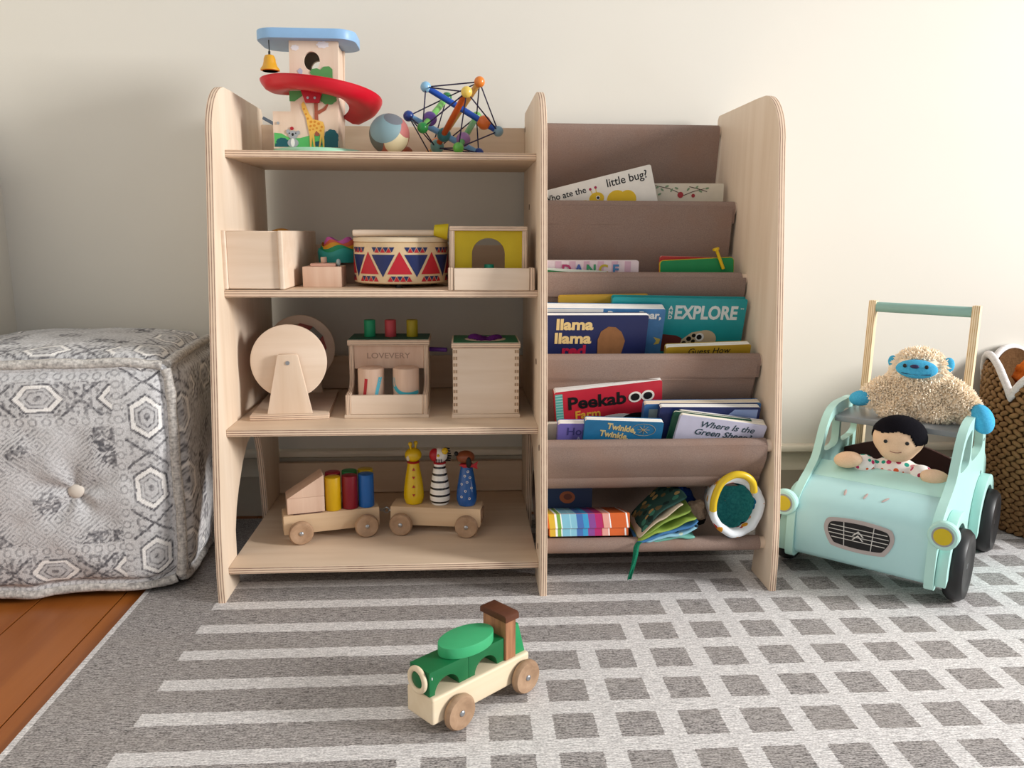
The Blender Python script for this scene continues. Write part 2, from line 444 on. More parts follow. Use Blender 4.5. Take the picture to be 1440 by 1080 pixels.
# front board carrying the pictures (local coords: subtract base position)
fx = lambda a: a + .345
FR = [(-.422, .796), (-.302, .796), (-.296, .988), (-.386, .988), (-.388, .863), (-.421, .863)]
fb = [(fx(a), b - Z1) for a, b in FR]
tw = obj('tower_front', G().prism(fb, -.045, -.037, 'y', holes=[disc(fx(-.3455), .953 - Z1, .0150, .0168, 28)]), MAPLE_Z, t, smooth=30)
obj('tower_back', G().prism(fb, .037, .045, 'y', holes=[disc(fx(-.3455), .953 - Z1, .0158, .0165, 24)]), MAPLE_Z, t, smooth=30)
obj('tower_side', G().box((fx(-.308), -.037, .012), (fx(-.300), .037, .204), .001, 1, M=Tm(.0, 0, 0)), MAPLE_Z, t)
obj('tower_side', G().box((fx(-.388), -.037, .08), (fx(-.381), .037, .204), .001, 1), MAPLE_Z, t)
def rr(x0, x1, y0, y1, r, n=6):
    o = []
    for cx, cy, a in ((x1 - r, y1 - r, 0), (x0 + r, y1 - r, 90), (x0 + r, y0 + r, 180), (x1 - r, y0 + r, 270)):
        o += [(cx + r * math.cos(R(a + 90 * k / n)), cy + r * math.sin(R(a + 90 * k / n))) for k in range(n + 1)]
    return o
obj('roof', G().prism(rr(fx(-.446), fx(-.264), -.065, .055, .035), .2045, .2225, 'z', bev=.002), paint('#8fb8e0', .4), t)
# red slide : trough swept round the tower
g = G()
def slide(u, v):
    th = R(165 + 245 * u)
    z = .128 - .007 * u - .050 * max(0, u - .28) ** 1.3 * 1.2
    prof = [(.050, .000), (.060, -.004), (.075, -.009), (.092, -.009), (.104, -.003), (.111, .006), (.1135, .0115)]
    k = v * (len(prof) - 1); i = min(int(k), len(prof) - 2); f = k - i
    r = prof[i][0] * (1 - f) + prof[i + 1][0] * f; h = prof[i][1] * (1 - f) + prof[i + 1][1] * f
    e = min(1, u / .08) ** .5; r = .05 + (r - .05) * (.35 + .65 * e)
    return (.010 + r * math.cos(th), -.005 + r * math.sin(th), z + h)
g.grid(slide, 60, 12); g.grid(lambda u, v: tuple(Vector(slide(1 - u, v)) - Vector((0, 0, .0022))), 60, 12)
obj('spiral_slide', g, paint('#d4122c', .35, .5), t, smooth=60)
obj('slide_bracket', G().prism([(-.024, .122), (.020, .122), (.011, .0945), (-.014, .0945)], -.052, -.0455, 'y', bev=.001), paint('#c01028', .4), t)
for sx in (-.009, .004): obj('screw', G().cyl((sx, -.0522, .103), (sx, -.0535, .103), .0023, seg=12), STEEL, t)
obj('screw', G().cyl((-.067, -.0452, .058), (-.067, -.0468, .058), .0025, seg=12), STEEL, t)
obj('side_ramp', G().box((-.026, -.010, -.003), (.012, .010, .003), .001, 1, M=Tm(-.084, .015, .062) @ Ry(R(28))), paint('#7c94ad', .45), t)
bell = obj('bell', G().lathe([(.0145, 0), (.0175, .001), (.0172, .004), (.0132, .009), (.0112, .016), (.0105, .022), (.008, .0275), (.003, .029), (1e-5, .0292)], 28), [paint('#dba01e', .35, .6)], t, (-.077, -.045, .150))
obj('bell_mouth', G().lathe([(1e-5, 0), (.014, .0)], 20), paint('#a8401c'), bell, (0, 0, -.0004))
obj('cord', G().tube([(0, 0, .028), (0, 0, .034), (0, 0, .036), (0, 0, .056)], [.0018, .0022, .001, .001], 8), BLACK, bell)
# prints on the front board
FY = -.0452
P = lambda u, v: (-.422 + (u - 385) * .0013155 + .345 + (207 - v) * .00003, .798 - Z1 + (207 - v) * .001288)
pl = lambda pts: [P(340 + a / 5.685, 30 + b / 5.685) for a, b in pts]
decal('hill_print', [pl([(262, 890), (320, 895), (390, 935), (470, 930), (560, 905), (640, 905), (690, 930), (690, 1002), (264, 1002)])], paint('#58bd66'), t, FY)
decal('bush_print', [pl([(a, b) for a, b in cloudy(325, 962, 44, 30, 9)][:]), pl(cloudy(720, 925, 54, 62, 9)), pl(cloudy(615, 975, 30, 20, 7)), pl([(668, 900), (772, 890), (774, 1002), (664, 1002)]), pl([(270, 975), (375, 965), (375, 1002), (268, 1002)])], paint('#0b5a62'), t, FY - .0003)
decal('foliage_print', [pl([(388, 560), (480, 556), (500, 590), (430, 640), (390, 640)]), pl(cloudy(700, 612, 62, 46, 8)), pl([(555, 415), (570, 385), (610, 378), (640, 390), (665, 365), (710, 362), (735, 385), (736, 455), (590, 452)])], paint('#579a55'), t, FY - .0004)
decal('trunk_print', [pl([(584, 640), (616, 640), (614, 720), (618, 790), (588, 790), (588, 700)]), pl([(612, 715), (660, 690), (690, 655), (700, 660), (680, 705), (620, 742)]), pl([(590, 860), (620, 860), (622, 912), (590, 912)])], paint('#a8583f'), t, FY - .0006)
gy = [(483, 660), (500, 640), (515, 665), (545, 735), (575, 780), (625, 790), (655, 800), (668, 840), (662, 900), (664, 1002), (652, 1002), (646, 920), (630, 1002), (618, 1002), (632, 900), (600, 870), (582, 900), (590, 1002), (578, 1002), (566, 920), (560, 1002), (548, 1002), (545, 900), (530, 830), (520, 770), (490, 700)]
decal('giraffe_print', [pl(gy)], paint('#f0bf58'), t, FY - .0008)
decal('spot_print', [pl(disc(a, b, r, r, 8)) for a, b, r in ((505, 700, 8), (520, 740, 9), (535, 775, 9), (560, 800, 11), (590, 800, 10), (620, 815, 12), (645, 840, 10), (555, 835, 10), (585, 830, 11), (605, 850, 9), (635, 870, 9), (550, 865, 8), (575, 860, 8))], paint('#d98f2a'), t, FY - .0011, stuff=True)
decal('koala_print', [pl(disc(412, 970, 44, 36)), pl(disc(413, 905, 38, 34)), pl(disc(374, 880, 15, 17)), pl(disc(455, 888, 15, 17))], paint('#a7abb0'), t, FY - .0009)
decal('koala_belly_print', [pl(disc(410, 968, 16, 34))], WHITE, t, FY - .0012)
decal('koala_nose_print', [pl(disc(411, 903, 9, 12)), pl(disc(385, 893, 5, 5)), pl(disc(435, 893, 5, 5))], BLACK, t, FY - .0012)
decal('hat_print', [pl(disc(405, 855, 15, 14))], paint('#b01c2a'), t, FY - .0012)
decal('cloud_print', [pl(cloudy(440, 222, 26, 18, 7, .3)), pl(cloudy(660, 196, 40, 22, 7, .3))], paint('#e9e4e6'), t, FY)
decal('bird_print', [pl([(455, 400), (480, 378), (498, 395), (495, 425), (470, 425)])], paint('#b7bdd0'), t, FY)
# ball with overlapping colour patches
def ball_mat():
    t = NT('patched_ball'); g0 = t.n('ShaderNodeTexCoord'); out = lin('#a35c48')
    col = None
    for (d, th, h) in (((-.85, -.5, -.25), .72, '#5f625c'), ((.5, -.72, -.42), .74, '#d2c6a2'), ((.80, -.42, .42), .80, '#b46a66'), ((-.22, -.88, .38), .60, '#7f9aa1'), ((.30, -.62, .80), .88, '#6d7077')):
        dp = t.n('ShaderNodeVectorMath', operation='DOT_PRODUCT'); nm = t.n('ShaderNodeVectorMath', operation='NORMALIZE')
        t.l(g0.outputs['Object'], nm.inputs[0]); t.l(nm.outputs[0], dp.inputs[0]); dp.inputs[1].default_value = Vector(d).normalized()
        f = t.m2('GREATER_THAN', dp.outputs['Value'], th)
        col = t.mix(f, col if col is not None else out, lin(h))
    return t.out(col, .55, .3)
tag(obj('ball', G().ball((0, 0, 0), .0375, 40, 24), ball_mat(), None, (-.2035, -.222, Z1 + .0375)), 'ball with grey blue, cream and red brown patches on the top shelf', 'ball')
tag(obj('ball', G().ball((0, 0, 0), .0115, 20, 12), paint('#b5603a'), None, (-.176, -.155, Z1 + .0115)), 'small orange brown ball half hidden behind the patched ball', 'ball')
# tensegrity rattle
t = thing('rattle', 'wooden rod and bead grasping toy laced with dark elastic cord', 'toy', (-.085, -.15, Z1))
SC = 1.64 / 1127
def SP(u, v, d=0):   # measured layout of the toy, depth d in the same unit
    return Vector(((u - 652) * SC, d * SC, (214.5 - v) * SC + .0065))
EN = {'A': SP(616, 127, -5), 'B': SP(712.5, 181, 5), 'L': SP(592.5, 164, -4), 'M': SP(686, 210, 6), 'D': SP(669.7, 142.5, -66), 'E': SP(628, 203, 18), 'C': SP(687, 121, -14), 'F': SP(618, 207, 64), 'G': SP(642.8, 131.7, 46), 'H': SP(613, 184, -46), 'J': SP(684, 157, 46), 'K': SP(658.7, 208.5, -46)}
HC = {'A': '#8dbfe0', 'B': '#7d9fb2', 'L': '#23408f', 'M': '#23408f', 'D': '#e9c75a', 'E': '#6fa39c', 'C': '#e5822c', 'F': '#e09a3a', 'G': '#2f7d45', 'H': '#1f8f3f', 'J': '#7fc765', 'K': '#63b548'}
for a, b, h in (('A', 'B', '#2350ae'), ('L', 'M', '#78a9d4'), ('D', 'E', '#c9581c'), ('C', 'F', '#d09a50'), ('G', 'H', '#7cc95f'), ('J', 'K', '#4c9a4c')):
    obj('rod', G().cyl(EN[a], EN[b], .0060, seg=14), paint(h, .35), t)
    for k in (a, b): obj('end_bead', G().ball(EN[k], .0104, 20, 14), paint(HC[k], .3, .6), t)
for a, b, f, h in (('A', 'B', .80, '#e0702a'), ('L', 'M', .50, '#2f7f86'), ('D', 'E', .96, '#6fa39c'), ('G', 'H', .72, '#69479a'), ('J', 'K', .74, '#96689c'), ('C', 'F', .85, '#e07a30')):
    obj('bead', G().ball(EN[a].lerp(EN[b], f), .0138, 22, 14), paint(h, .3, .6), t)
CORD = paint('#2a2344', .7)
for p in 'AC AD AG AL AH BC BD BJ BK LH LG LE LF ME MF MK MJ DK CJ DH CG EH EK FG FJ'.split():
    a, b = EN[p[0]], EN[p[1]]
    if p in ('AL',): continue
    obj('cord', G().tube([a, b], .0013, 6), CORD, t)

# ------------------------------------------------------------------ second shelf
Z2 = .5402
t = thing('wooden_box', 'tall pale plywood box standing against the left side panel', 'box', (-.436, -.18, Z2))
for s in (-1, 1): obj('side_board', G().box((s * .049 - .0045, -.166, .001), (s * .049 + .0045, .16, .1035), .003, 3), MAPLE, t)
obj('front_board', G().box((-.0446, -.161, .002), (.0446, -.152, .1025), .001, 1), MAPLE, t)
obj('back_board', G().box((-.0446, .15, .002), (.0446, .158, .1025), .001, 1), MAPLE, t)
obj('bottom_board', G().box((-.0446, -.151, 0), (.0446, .149, .008), .001, 1), MAPLE, t)
tag(obj('ball', G().ball((0, 0, 0), .0435, 28, 16, 0, (1, 1, 1.15)), paint('#e8a51e', .35), None, (-.437, -.1, Z2 + .0087 + .05)), 'orange yellow ball peeking over the rim of the tall plywood box', 'ball')
t = thing('peg_block', 'small pale wooden block with a round peg on top, beside plywood box', 'toy', (-.3305, -.232, Z2))
obj('block', G().box((-.0355, -.035, 0), (.0355, .035, .038), .0015, 2), PINK_WOOD, t)
obj('plate', G().box((-.023, -.024, .038), (.024, .024, .0435), .001, 1), paint('#cfa08c'), t)
obj('peg', G().cyl((-.001, 0, .0435), (-.001, 0, .055), .0058, bev=.0012), PINK_WOOD, t)
obj('bead', G().ball((.028, -.012, .045), .0045, 14, 8, 0, (1, 1, 1.6)), paint('#9fb3b3', .1, .8), t)
tag(obj('block', G().box((-.04, -.03, 0), (.04, .03, .0415), .0015, 2), wood('brown_block', '#a98a76', '#8b6d5b', 'z'), None, (-.312, -.125, Z2)), 'brown wooden block under the stack of wavy rings', 'block')
zr = Z2 + .042
for i, (h, r0, dz, hh, ds) in enumerate((('#2fa39b', .0435, 0, .024, 'teal'), ('#1f9a68', .0400, .0065, .024, 'green'), ('#e8a527', .0368, .0125, .023, 'yellow orange'), ('#e0694a', .0335, .018, .023, 'coral red'), ('#d565b8', .0302, .023, .023, 'pink'))):
    g = G(); am = .0042
    def wave(u, v, r=r0, k=hh, th=.003, ph=i * 1.1):
        a = 2 * PI * u; top = k + am * math.sin(4 * a + ph)
        if v < .5: q = v / .5; return (r * math.cos(a) * (.93 + .07 * q), r * math.sin(a) * (.93 + .07 * q), q * top)
        q = (1 - v) / .5; rr_ = r - th; return (rr_ * math.cos(a) * (.93 + .07 * q), rr_ * math.sin(a) * (.93 + .07 * q), .0002 + q * top)
    g.grid(wave, 64, 8)
    tag(obj('stacking_ring', g, paint(h, .5), None, (-.316 + (.002 if i % 2 else 0), -.138, zr + dz)), ds + ' wavy ring of the stack beside the drum', 'ring', 'wavy stacking rings')
# drum
t = thing('drum', 'wooden toy drum printed with red and navy triangles', 'drum', (-.187, -.205, Z2))
r0 = .0905
obj('shell', G().lathe([(r0 - .004, .007), (r0, .009), (r0, .082), (r0 - .003, .084), (r0 - .003, .0845)], 72), wood('drum_ply', '#e5cda8', '#d6b78c', 'x'), t)
obj('skin_hoop', G().lathe([(r0 - .002, .0835), (r0 + .0008, .0845), (r0 + .0006, .091), (r0 - .004, .093), (1e-5, .0925)], 72), CREAM_WOOD, t)
for k in range(3):
    a = R(270 + 120 * k); obj('foot', G().cyl((.07 * math.cos(a), .07 * math.sin(a), 0), (.07 * math.cos(a), .07 * math.sin(a), .0075), .006, seg=12), BLACK, t)
def drumtri(g, a0, z0, hw, h):   # triangle wrapped on the shell, h<0 points down
    n = 5; vs = []; fs = []
    for i in range(n + 1):
        f = i / n; wdt = hw * (1 - f); z = z0 + h * f
        m = 6
        for k in range(m + 1):
            a = a0 + (k / m * 2 - 1) * wdt; vs.append(((r0 + .0005) * math.cos(a), (r0 + .0005) * math.sin(a), z))
    for i in range(n):
        for k in range(6):
            b = i * 7 + k; q = (b, b + 1, b + 8, b + 7); fs.append(q if h > 0 else q[::-1])
    g.add(vs, fs)
zA, zB = .0245, .0605; RED = paint('#c21f30', .45); NAVY = paint('#1b2a63', .45); gr, gb = G(), G()
for k in range(9):
    a = R(-88) + k * 2 * PI / 9; s9 = PI / 9
    q = G(); drumtri(q, a, zA + .001, R(14.6), .041); obj('red_triangle', q, RED, t)
    q = G(); drumtri(q, a + s9, zB + .0005, R(14.6), -.041); obj('navy_triangle', q, NAVY, t)
    for j in range(4):     # rows of small triangles above and below
        drumtri(gb, a + s9 + (j - 1.5) * R(7.4), zB + .0140, R(3.3), -.0092)
        drumtri(gr, a + (j - 1.5) * R(7.4) + s9 * 0, zA - .0125, R(3.3), .0092)
        if j < 3:
            drumtri(gr, a + s9 + (j - 1) * R(7.4), zB + .0042, R(3.1), .0085); drumtri(gb, a + (j - 1) * R(7.4), zA - .0028, R(3.1), -.0085)
for nm, q, m in (('small_red_triangles', gr, RED), ('small_navy_triangles', gb, NAVY)): obj(nm, q, m, t)['kind'] = 'stuff'
t = thing('mallet', 'wooden drum mallet with yellow cone head lying on the drum', 'mallet', (-.19, -.245, Z2 + .0932))
obj('handle', G().tube([(-.084, 0, .0068), (-.083, 0, .0068), (-.07, 0, .0068), (.03, 0, .0072), (.07, 0, .0072)], [.004, .0062, .0066, .006, .0058], 16), MAPLE, t)
obj('head', G().lathe([(.0085, 0), (.0105, .001), (.0150, .024), (.0145, .0262), (1e-5, .0265)], 28, 0, Tm(.068, -.004, .0125) @ Ry(R(96))), paint('#d8c21c', .5), t)
# yellow arch box
t = thing('ball_drop_box', 'plywood box with a yellow arched front and open wooden tray', 'toy', (-.018, -.27, Z2))
A0, A1 = -.074, .067
YEL = paint('#c9ae10', .5)
ar = [(A0 + .009, .004), (-.0335, .004), (-.0335, .0645 + .0)] + [(-.0035 + .030 * math.cos(a), .0635 + .0285 * math.sin(a)) for a in [R(180 - 10 * k) for k in range(1, 18)]] + [(.0265, .0645), (.0265, .004), (A1 - .009, .004), (A1 - .009, .105), (A0 + .009, .105)]
obj('arch_front', G().prism(ar, -.04, -.034, 'y', bev=.0005), YEL, t)
for x0 in (A0, A1 - .009): obj('side_board', G().box((x0, -.0445, .004), (x0 + .009, .075, .105), .0012, 2), MAPLE_Z, t, ply='x')
obj('top_board', G().box((A0, -.0455, .105), (A1, .076, .113), .0012, 2), BIRCH_X, t, ply='z')
obj('floor_board', G().box((-.070, -.07, .0), (.073, .075, .006), .001, 1), BIRCH_X, t)
obj('tray_front', G().box((-.066, -.079, .0), (.069, -.071, .0395), .001, 1), MAPLE, t)
for x0 in (-.0765, .0695): obj('tray_side', G().box((x0, -.079, 0), (x0 + .009, -.046, .04), .002, 2), MAPLE_Z, t, ply='x')
tag(obj('peg', G().cyl((0, 0, 0), (0, 0, .038), .009, seg=24, bev=.001), paint('#1f9a7a'), None, (-.0195, -.285, Z2 + .0062)), 'teal green wooden peg standing under the yellow arch', 'peg')

# ------------------------------------------------------------------ third shelf
Z3 = .2972
t = thing('spinning_drum', 'pale wooden spinning drum on two trapezoid supports', 'toy', (-.400, -.195, Z3), (0, 0, R(4)))
obj('base', G().box((-.0715, -.122, 0), (.0715, .122, .0105), .002, 2), MAPLE, t, ply='z')
for y0 in (-.112, .09):
    obj('support', G().prism([(-.041, .0105), (.041, .0105), (.0185, .120), (.0155, .1225), (-.0155, .1225), (-.0185, .120)], y0, y0 + .010, 'y', bev=.0015), MAPLE_Z, t)
for y0 in (-.098, .078):
    obj('disc', G().lathe([(.066, 0), (.0695, .0012), (.0695, .0072), (.066, .0085), (1e-5, .0086)], 64, 0, Tm(0, y0 + .0086, .1065) @ Rx(R(90))), MAPLE, t)
for k in range(12):
    a = 2 * PI * k / 12; h = ('#c23b44', '#8f9aa0', '#b8323c', '#d9d2c4')[k % 4]
    a2 = a + 2 * PI / 12 * .96; q = .053
    obj('drum_panel', G().add([(q * math.cos(b), y, .1065 + q * math.sin(b)) for b in (a, a2) for y in (-.0893, .0777)] + [((q - .003) * math.cos(b), y, .1065 + (q - .003) * math.sin(b)) for b in (a, a2) for y in (-.0893, .0777)], [(0, 1, 3, 2), (4, 6, 7, 5), (0, 4, 5, 1), (2, 3, 7, 6), (0, 2, 6, 4), (1, 5, 7, 3)]), paint(h), t)
for y0, y1 in ((-.1135, -.1122), (.1002, .1013)): obj('screw', G().cyl((0, y0, .1065), (0, y1, .1065), .0038, seg=16), STEEL, t)
# peg box
t = thing('peg_box', 'wooden pounding box with carved lettering, three coloured pegs and a front tray', 'toy', (-.213, -.225, Z3))
sd = [(-.078, .0065), (.078, .0065), (.078, .129), (-.012, .129), (-.012, .065), (-.02, .052), (-.036, .046), (-.078, .044)]
for x0 in (-.0765, .0675):
    obj('side_board', G().prism([(y, z) for y, z in sd], x0, x0 + .009, 'x', bev=.0012), MAPLE_Z, t, ply='x')
obj('base', G().box((-.079, -.080, 0), (.079, .080, .0065), .0015, 2), MAPLE, t)
obj('lid', G().box((-.079, -.0165, .129), (.079, .08, .1405), .002, 2), [MAPLE], t, ply='z')
obj('lid_paint', G().box((-.077, -.0145, .1405), (.077, .078, .1412)), paint('#1f5a4a', .5), t)
nf = obj('name_board', G().box((-.0674, -.0085, .083), (.0674, -.001, .1288), .0008, 1), PINK_WOOD, t)
txt('LOVEVERY', .0155, paint('#a98b79'), nf, (-.001, -.0086, .108), off=.0002, ext=.0002, sx=1.15)
obj('tray_front', G().box((-.0674, -.0765, .0068), (.0674, -.069, .0435), .001, 1), MAPLE, t)
obj('back_board', G().box((-.0674, .069, .0068), (.0674, .0765, .1288), .001, 1), MAPLE, t)
for px, h in ((-.040, '#1f9a6a'), (.0008, '#c2454e'), (.0435, '#a8961a')):
    obj('peg', G().cyl((px, .030, .1412), (px, .030, .1745), .0112, seg=28, bev=.001), paint(h, .5), t)
obj('side_peg', G().cyl((.0766, .04, .114), (.112, .03, .114), .0045, seg=14, bev=.001), paint('#5b2a86'), t)
def cylblock(x, h):
    o = tag(obj('wooden_cylinder', G().cyl((0, 0, 0), (0, 0, .084), .0248, seg=40, bev=.0025), PINK_WOOD, None, (x, -.265, Z3 + .0067)), h, 'cylinder', 'wooden cylinders in the peg box tray')
    return o
def curvemark(name, pts, wdt, r, mat, par, top):
    """painted stroke wrapped on a cylinder: pts = (x across, z)"""
    vs = []; fs = []; P = catmull([(a, b, 0) for a, b in pts], 6); n = len(P)
    for i, p in enumerate(P):
        tt = (P[min(i + 1, n - 1)] - P[max(0, i - 1)]).normalized(); nn = Vector((-tt.y, tt.x, 0)) * wdt / 2
        for q in (p + nn, p - nn):
            xx = max(-r * .999, min(r * .999, q.x)); vs.append((xx, -math.sqrt(max(0, (r + .0004) ** 2 - xx * xx)), q.y))
    for i in range(n - 1): fs.append((2 * i, 2 * i + 1, 2 * i + 3, 2 * i + 2))
    return obj(name, G().add(vs, fs), mat, par)
c1 = cylblock(-.245, 'wooden cylinder with a red and a light blue stroke in the tray')
curvemark('red_stroke', [(-.012, .025), (-.0095, .04), (-.0065, .066)], .0058, .0248, paint('#b8242c'), c1, 0)
curvemark('blue_stroke', [(.0095, .02), (.013, .04), (.0195, .068)], .0058, .0248, paint('#5cbcd2'), c1, 0)
c2 = cylblock(-.1785, 'wooden cylinder with a curved light blue band in the tray')
curvemark('blue_band', [(-.0243, .066), (-.022, .052), (-.012, .040), (.004, .036), (.024, .038)], .007, .0248, paint('#45b3c4'), c2, 0)
# permanence box
JOINT = plyedge('end_grain', 'x', 2.0, '#cbb094', '#6a4a3c')
t = thing('treasure_box', 'finger jointed wooden cube box with green lid and purple cloth', 'box', (-.026, -.255, Z3))
obj('base', G().box((-.0645, -.056, 0), (.0645, .056, .0075), .0015, 2), MAPLE, t)
obj('front_board', G().box((-.062, -.0545, .0078), (.062, -.047, .133), .0006, 1), MAPLE, t)
obj('back_board', G().box((-.062, .047, .0078), (.062, .0545, .133), .0006, 1), MAPLE, t)
for x0 in (-.0622, .0542): obj('side_board', G().box((x0, -.0468, .0078), (x0 + .008, .0468, .133), .0006, 1), MAPLE, t)
for sx in (-1, 1):
    for k in range(10):
        z = .0105 + k * .0126
        obj('finger_joint', G().box((sx * .0575 - .0042, -.0549, z), (sx * .0575 + .0042, -.0544, z + .0060)), JOINT, t, smooth=0)
obj('lid', G().box((-.0645, -.057, .1332), (.0645, .057, .1435), .002, 2), MAPLE, t, ply='z')
gl = rr(-.061, .061, -.0535, .0535, .004)
obj('lid_paint', G().prism(gl, .1435, .1442, 'z', holes=[disc(0, 0, .040, .040, 36)]), paint('#1f7049', .5), t)
def tuft(u, v):
    a = 2 * PI * u; r = .03 * (1 - v); return (r * math.cos(a) * (1 + .25 * math.sin(3 * a)), r * math.sin(a), .1436 + .010 * max(0, math.cos(a)) ** 2 * v ** .6 * (1 - v) * 2.2 + .012 * max(0, -math.cos(a + .4)) ** 2 * v ** .6 * (1 - v) * 2 + .0015 * abs(math.sin(7 * a)) * (1 - v))
obj('cloth', G().grid(lambda u, v: tuft(u, v), 48, 12), cloth('purple_cloth', '#6a2a7c', '#521f66', 600), t, smooth=60)

# ------------------------------------------------------------------ bottom shelf : train
Z4 = .0543
def wheels(t, xs, w_, r, zc=None):
    for x in xs:
        for s in (-1, 1):
            pr = [(.004, .0), (r * .55, .0002), (r * .62, -.0008), (r * .9, -.0006), (r, .003), (r, .0075), (r * .9, .0105), (.004, .0105)]
            M = Tm(x, s * w_, r) @ Rx(R(90 if s > 0 else -90)) @ Tm(0, 0, -.0105)
            wl = obj('wheel', G().lathe(pr, 40, 0, M), BEECH, t)
            obj('screw', G().ball((x, s * (w_ + .0108), r), .0044, 14, 8, 0, (1, .5, 1)), STEEL, wl)
WB = wood('wagon_beech', '#e0c5a2', '#cda985', 'x')
t = thing('toy_wagon', 'wooden toy wagon loaded with blocks on the bottom shelf', 'toy train', (-.3315, -.2615, Z4), (0, 0, R(15.5)))
obj('body', G().box((-.092, -.0265, .0150), (.092, .0265, .0535), .003, 2), WB, t)
wheels(t, (-.061, .064), .0375, .0232)
obj('inset', G().box((-.073, -.0245, .0535), (-.018, .018, .0555), .0005, 1), paint('#5d3a34'), t)
a15 = R(15.5)
def on(tx, ty, ang, x, y): return (tx + x * math.cos(ang) - y * math.sin(ang), ty + x * math.sin(ang) + y * math.cos(ang))
BT = Z4 + .0555
x, y = on(-.3315, -.2615, a15, -.0485, 0)
tag(obj('block', G().box((-.035, -.025, 0), (.035, .025, .031), .0012, 2), PINK_WOOD, None, (x, y, BT + .0002), (0, 0, a15)), 'flat unpainted wooden block on the front of the loaded wagon', 'block')
tag(obj('block', G().prism([(-.035, 0), (.035, 0), (.035, .040), (.033, .041)], -.025, .025, 'y', bev=.001), PINK_WOOD, None, (x, y, BT + .0314), (0, 0, a15)), 'unpainted triangular wooden block on top of the flat block', 'block')
for i, (lx, ly, h, ds) in enumerate(((.004, -.012, '#dcae0a', 'yellow'), (.037, -.012, '#8a1626', 'dark red'), (.069, -.0115, '#1f66b4', 'blue'), (.008, .020, '#a51f38', 'crimson'), (.041, .021, '#1f7a3f', 'green'), (.073, .022, '#c9ac1c', 'pale yellow'))):
    x, y = on(-.3315, -.2615, a15, lx, ly)
    tag(obj('cylinder_block', G().cyl((0, 0, 0), (0, 0, .066), .0152, seg=32, bev=.0012), paint(h, .35), None, (x, y, Z4 + .0537)), ds + ' wooden cylinder in the ' + ('front' if i < 3 else 'back') + ' row on the wagon', 'block', 'cylinder blocks on the wagon')
am = R(-8.5)
t = thing('toy_wagon', 'wooden toy wagon carrying three painted animal pins', 'toy train', (-.1225, -.2475, Z4), (0, 0, am))
obj('body', G().box((-.090, -.0265, .0150), (.090, .0265, .0535), .003, 2), WB, t)
wheels(t, (-.065, .065), .0375, .0228)
g = G().tube([(-.090, 0, .036), (-.099, 0, .036)], .0014, 8)
g.tube([(-.104 + .0055 * math.cos(a), 0, .036 + .0055 * math.sin(a)) for a in [2 * PI * k / 20 for k in range(20)]], .0013, 8, True)
obj('hook', g, STEEL, t)
g = G().tube([(-.112 + .0055 * math.cos(a), .0055 * math.sin(a), .036) for a in [2 * PI * k / 20 for k in range(20)]], .0013, 8, True); g.tube([(-.1165, 0, .036), (-.122, -.004, .036)], .0014, 8)
obj('hook', g, STEEL, t)
obj('end_plate', G().box((.090, -.017, .022), (.0925, .017, .047), .001, 1), wood('end_plate_wood', '#8d6d55', '#6d503c', 'z'), t)
body = [(.0125, 0), (.016, .001), (.0192, .010), (.0196, .018), (.018, .034), (.0145, .056), (.0118, .070), (.0105, .078), (1e-5, .0785)]
def animal(lx, label, mat, head, hz):
    x, y = on(-.1225, -.2475, am, lx, 0)
    o = thing('animal_pin', label, 'toy', (x, y, Z4 + .0537), (0, 0, 0), 'animal pins on the wagon'); o.scale = (1.04, 1.04, 1.085)
    obj('body', G().lathe(body, 36), mat, o); return o
def stripes():
    t = NT('zebra_stripes'); c = t.n('ShaderNodeTexCoord'); sp = t.n('ShaderNodeSeparateXYZ'); t.l(c.outputs['Object'], sp.inputs[0])
    f = t.m2('GREATER_THAN', t.m2('FRACT', t.m2('DIVIDE', t.m2('ADD', sp.outputs[2], .004), .0128)), .70)
    return t.out(t.mix(f, lin('#f2efe9'), lin('#16161a')), .25, .6)
YG = paint('#e2bc08', .25, .6)
o = animal(-.047, 'yellow giraffe pin with red triangles on the wagon', YG, None, 0)
obj('collar', G().lathe([(.0105, .0765), (.0125, .078), (.0105, .080)], 28), paint('#b31f2a', .3), o)
hd = obj('head', G().ball((0, 0, .0915), .0152, 28, 18, 0, (1.06, .95, .88)), YG, o)
for s, q in ((-1, 0), (1, 1)): obj('horn', G().cyl((s * .004, -.004 + .006 * q, .102), (s * .005, -.006 + .008 * q, .112), .0022, seg=10).ball((s * .005, -.006 + .008 * q, .1135), .004, 14, 8), YG, hd)
obj('cheek_print', G().ball((-.009, -.0116, .088), .0035, 10, 6, 0, (1, .4, 1.4)), paint('#d8c8b0'), hd)
gt = G()
for k, z in enumerate((.020, .036, .052, .067)):
    rz = [(a, b) for a, b in body]; rr_ = .0196 if z < .03 else .0186 - (z - .034) * .17
    up = 1 if k in (1, 3) else -1
    gt.prism([(.001 - .0028, -.002 * up), (.001 + .0028, -.002 * up), (.001, .0028 * up)], -rr_ - .0008, -rr_ + .0016, 'y', M=Tm(0, 0, z))
obj('triangle_print', gt, paint('#b02018'), o)
o = animal(.006, 'black and white striped zebra pin on the wagon', stripes(), None, 0)
obj('collar', G().lathe([(.0105, .0765), (.0125, .078), (.0105, .080)], 28), paint('#b31f2a', .3), o)
hd = obj('head', G().ball((0, 0, .0925), .0152, 28, 18, 0, (1.0, .95, .92)), WHITE, o)
obj('muzzle', G().ball((-.009, -.003, .0935), .0118, 20, 12, 0, (.9, .95, 1.05)), paint('#b01f2c', .3), hd)
obj('ear', G().ball((.0105, -.010, .1025), .0062, 16, 10), YG, hd)
obj('nose_spot', G().ball((-.002, -.0142, .095), .0028, 10, 6), YG, hd)
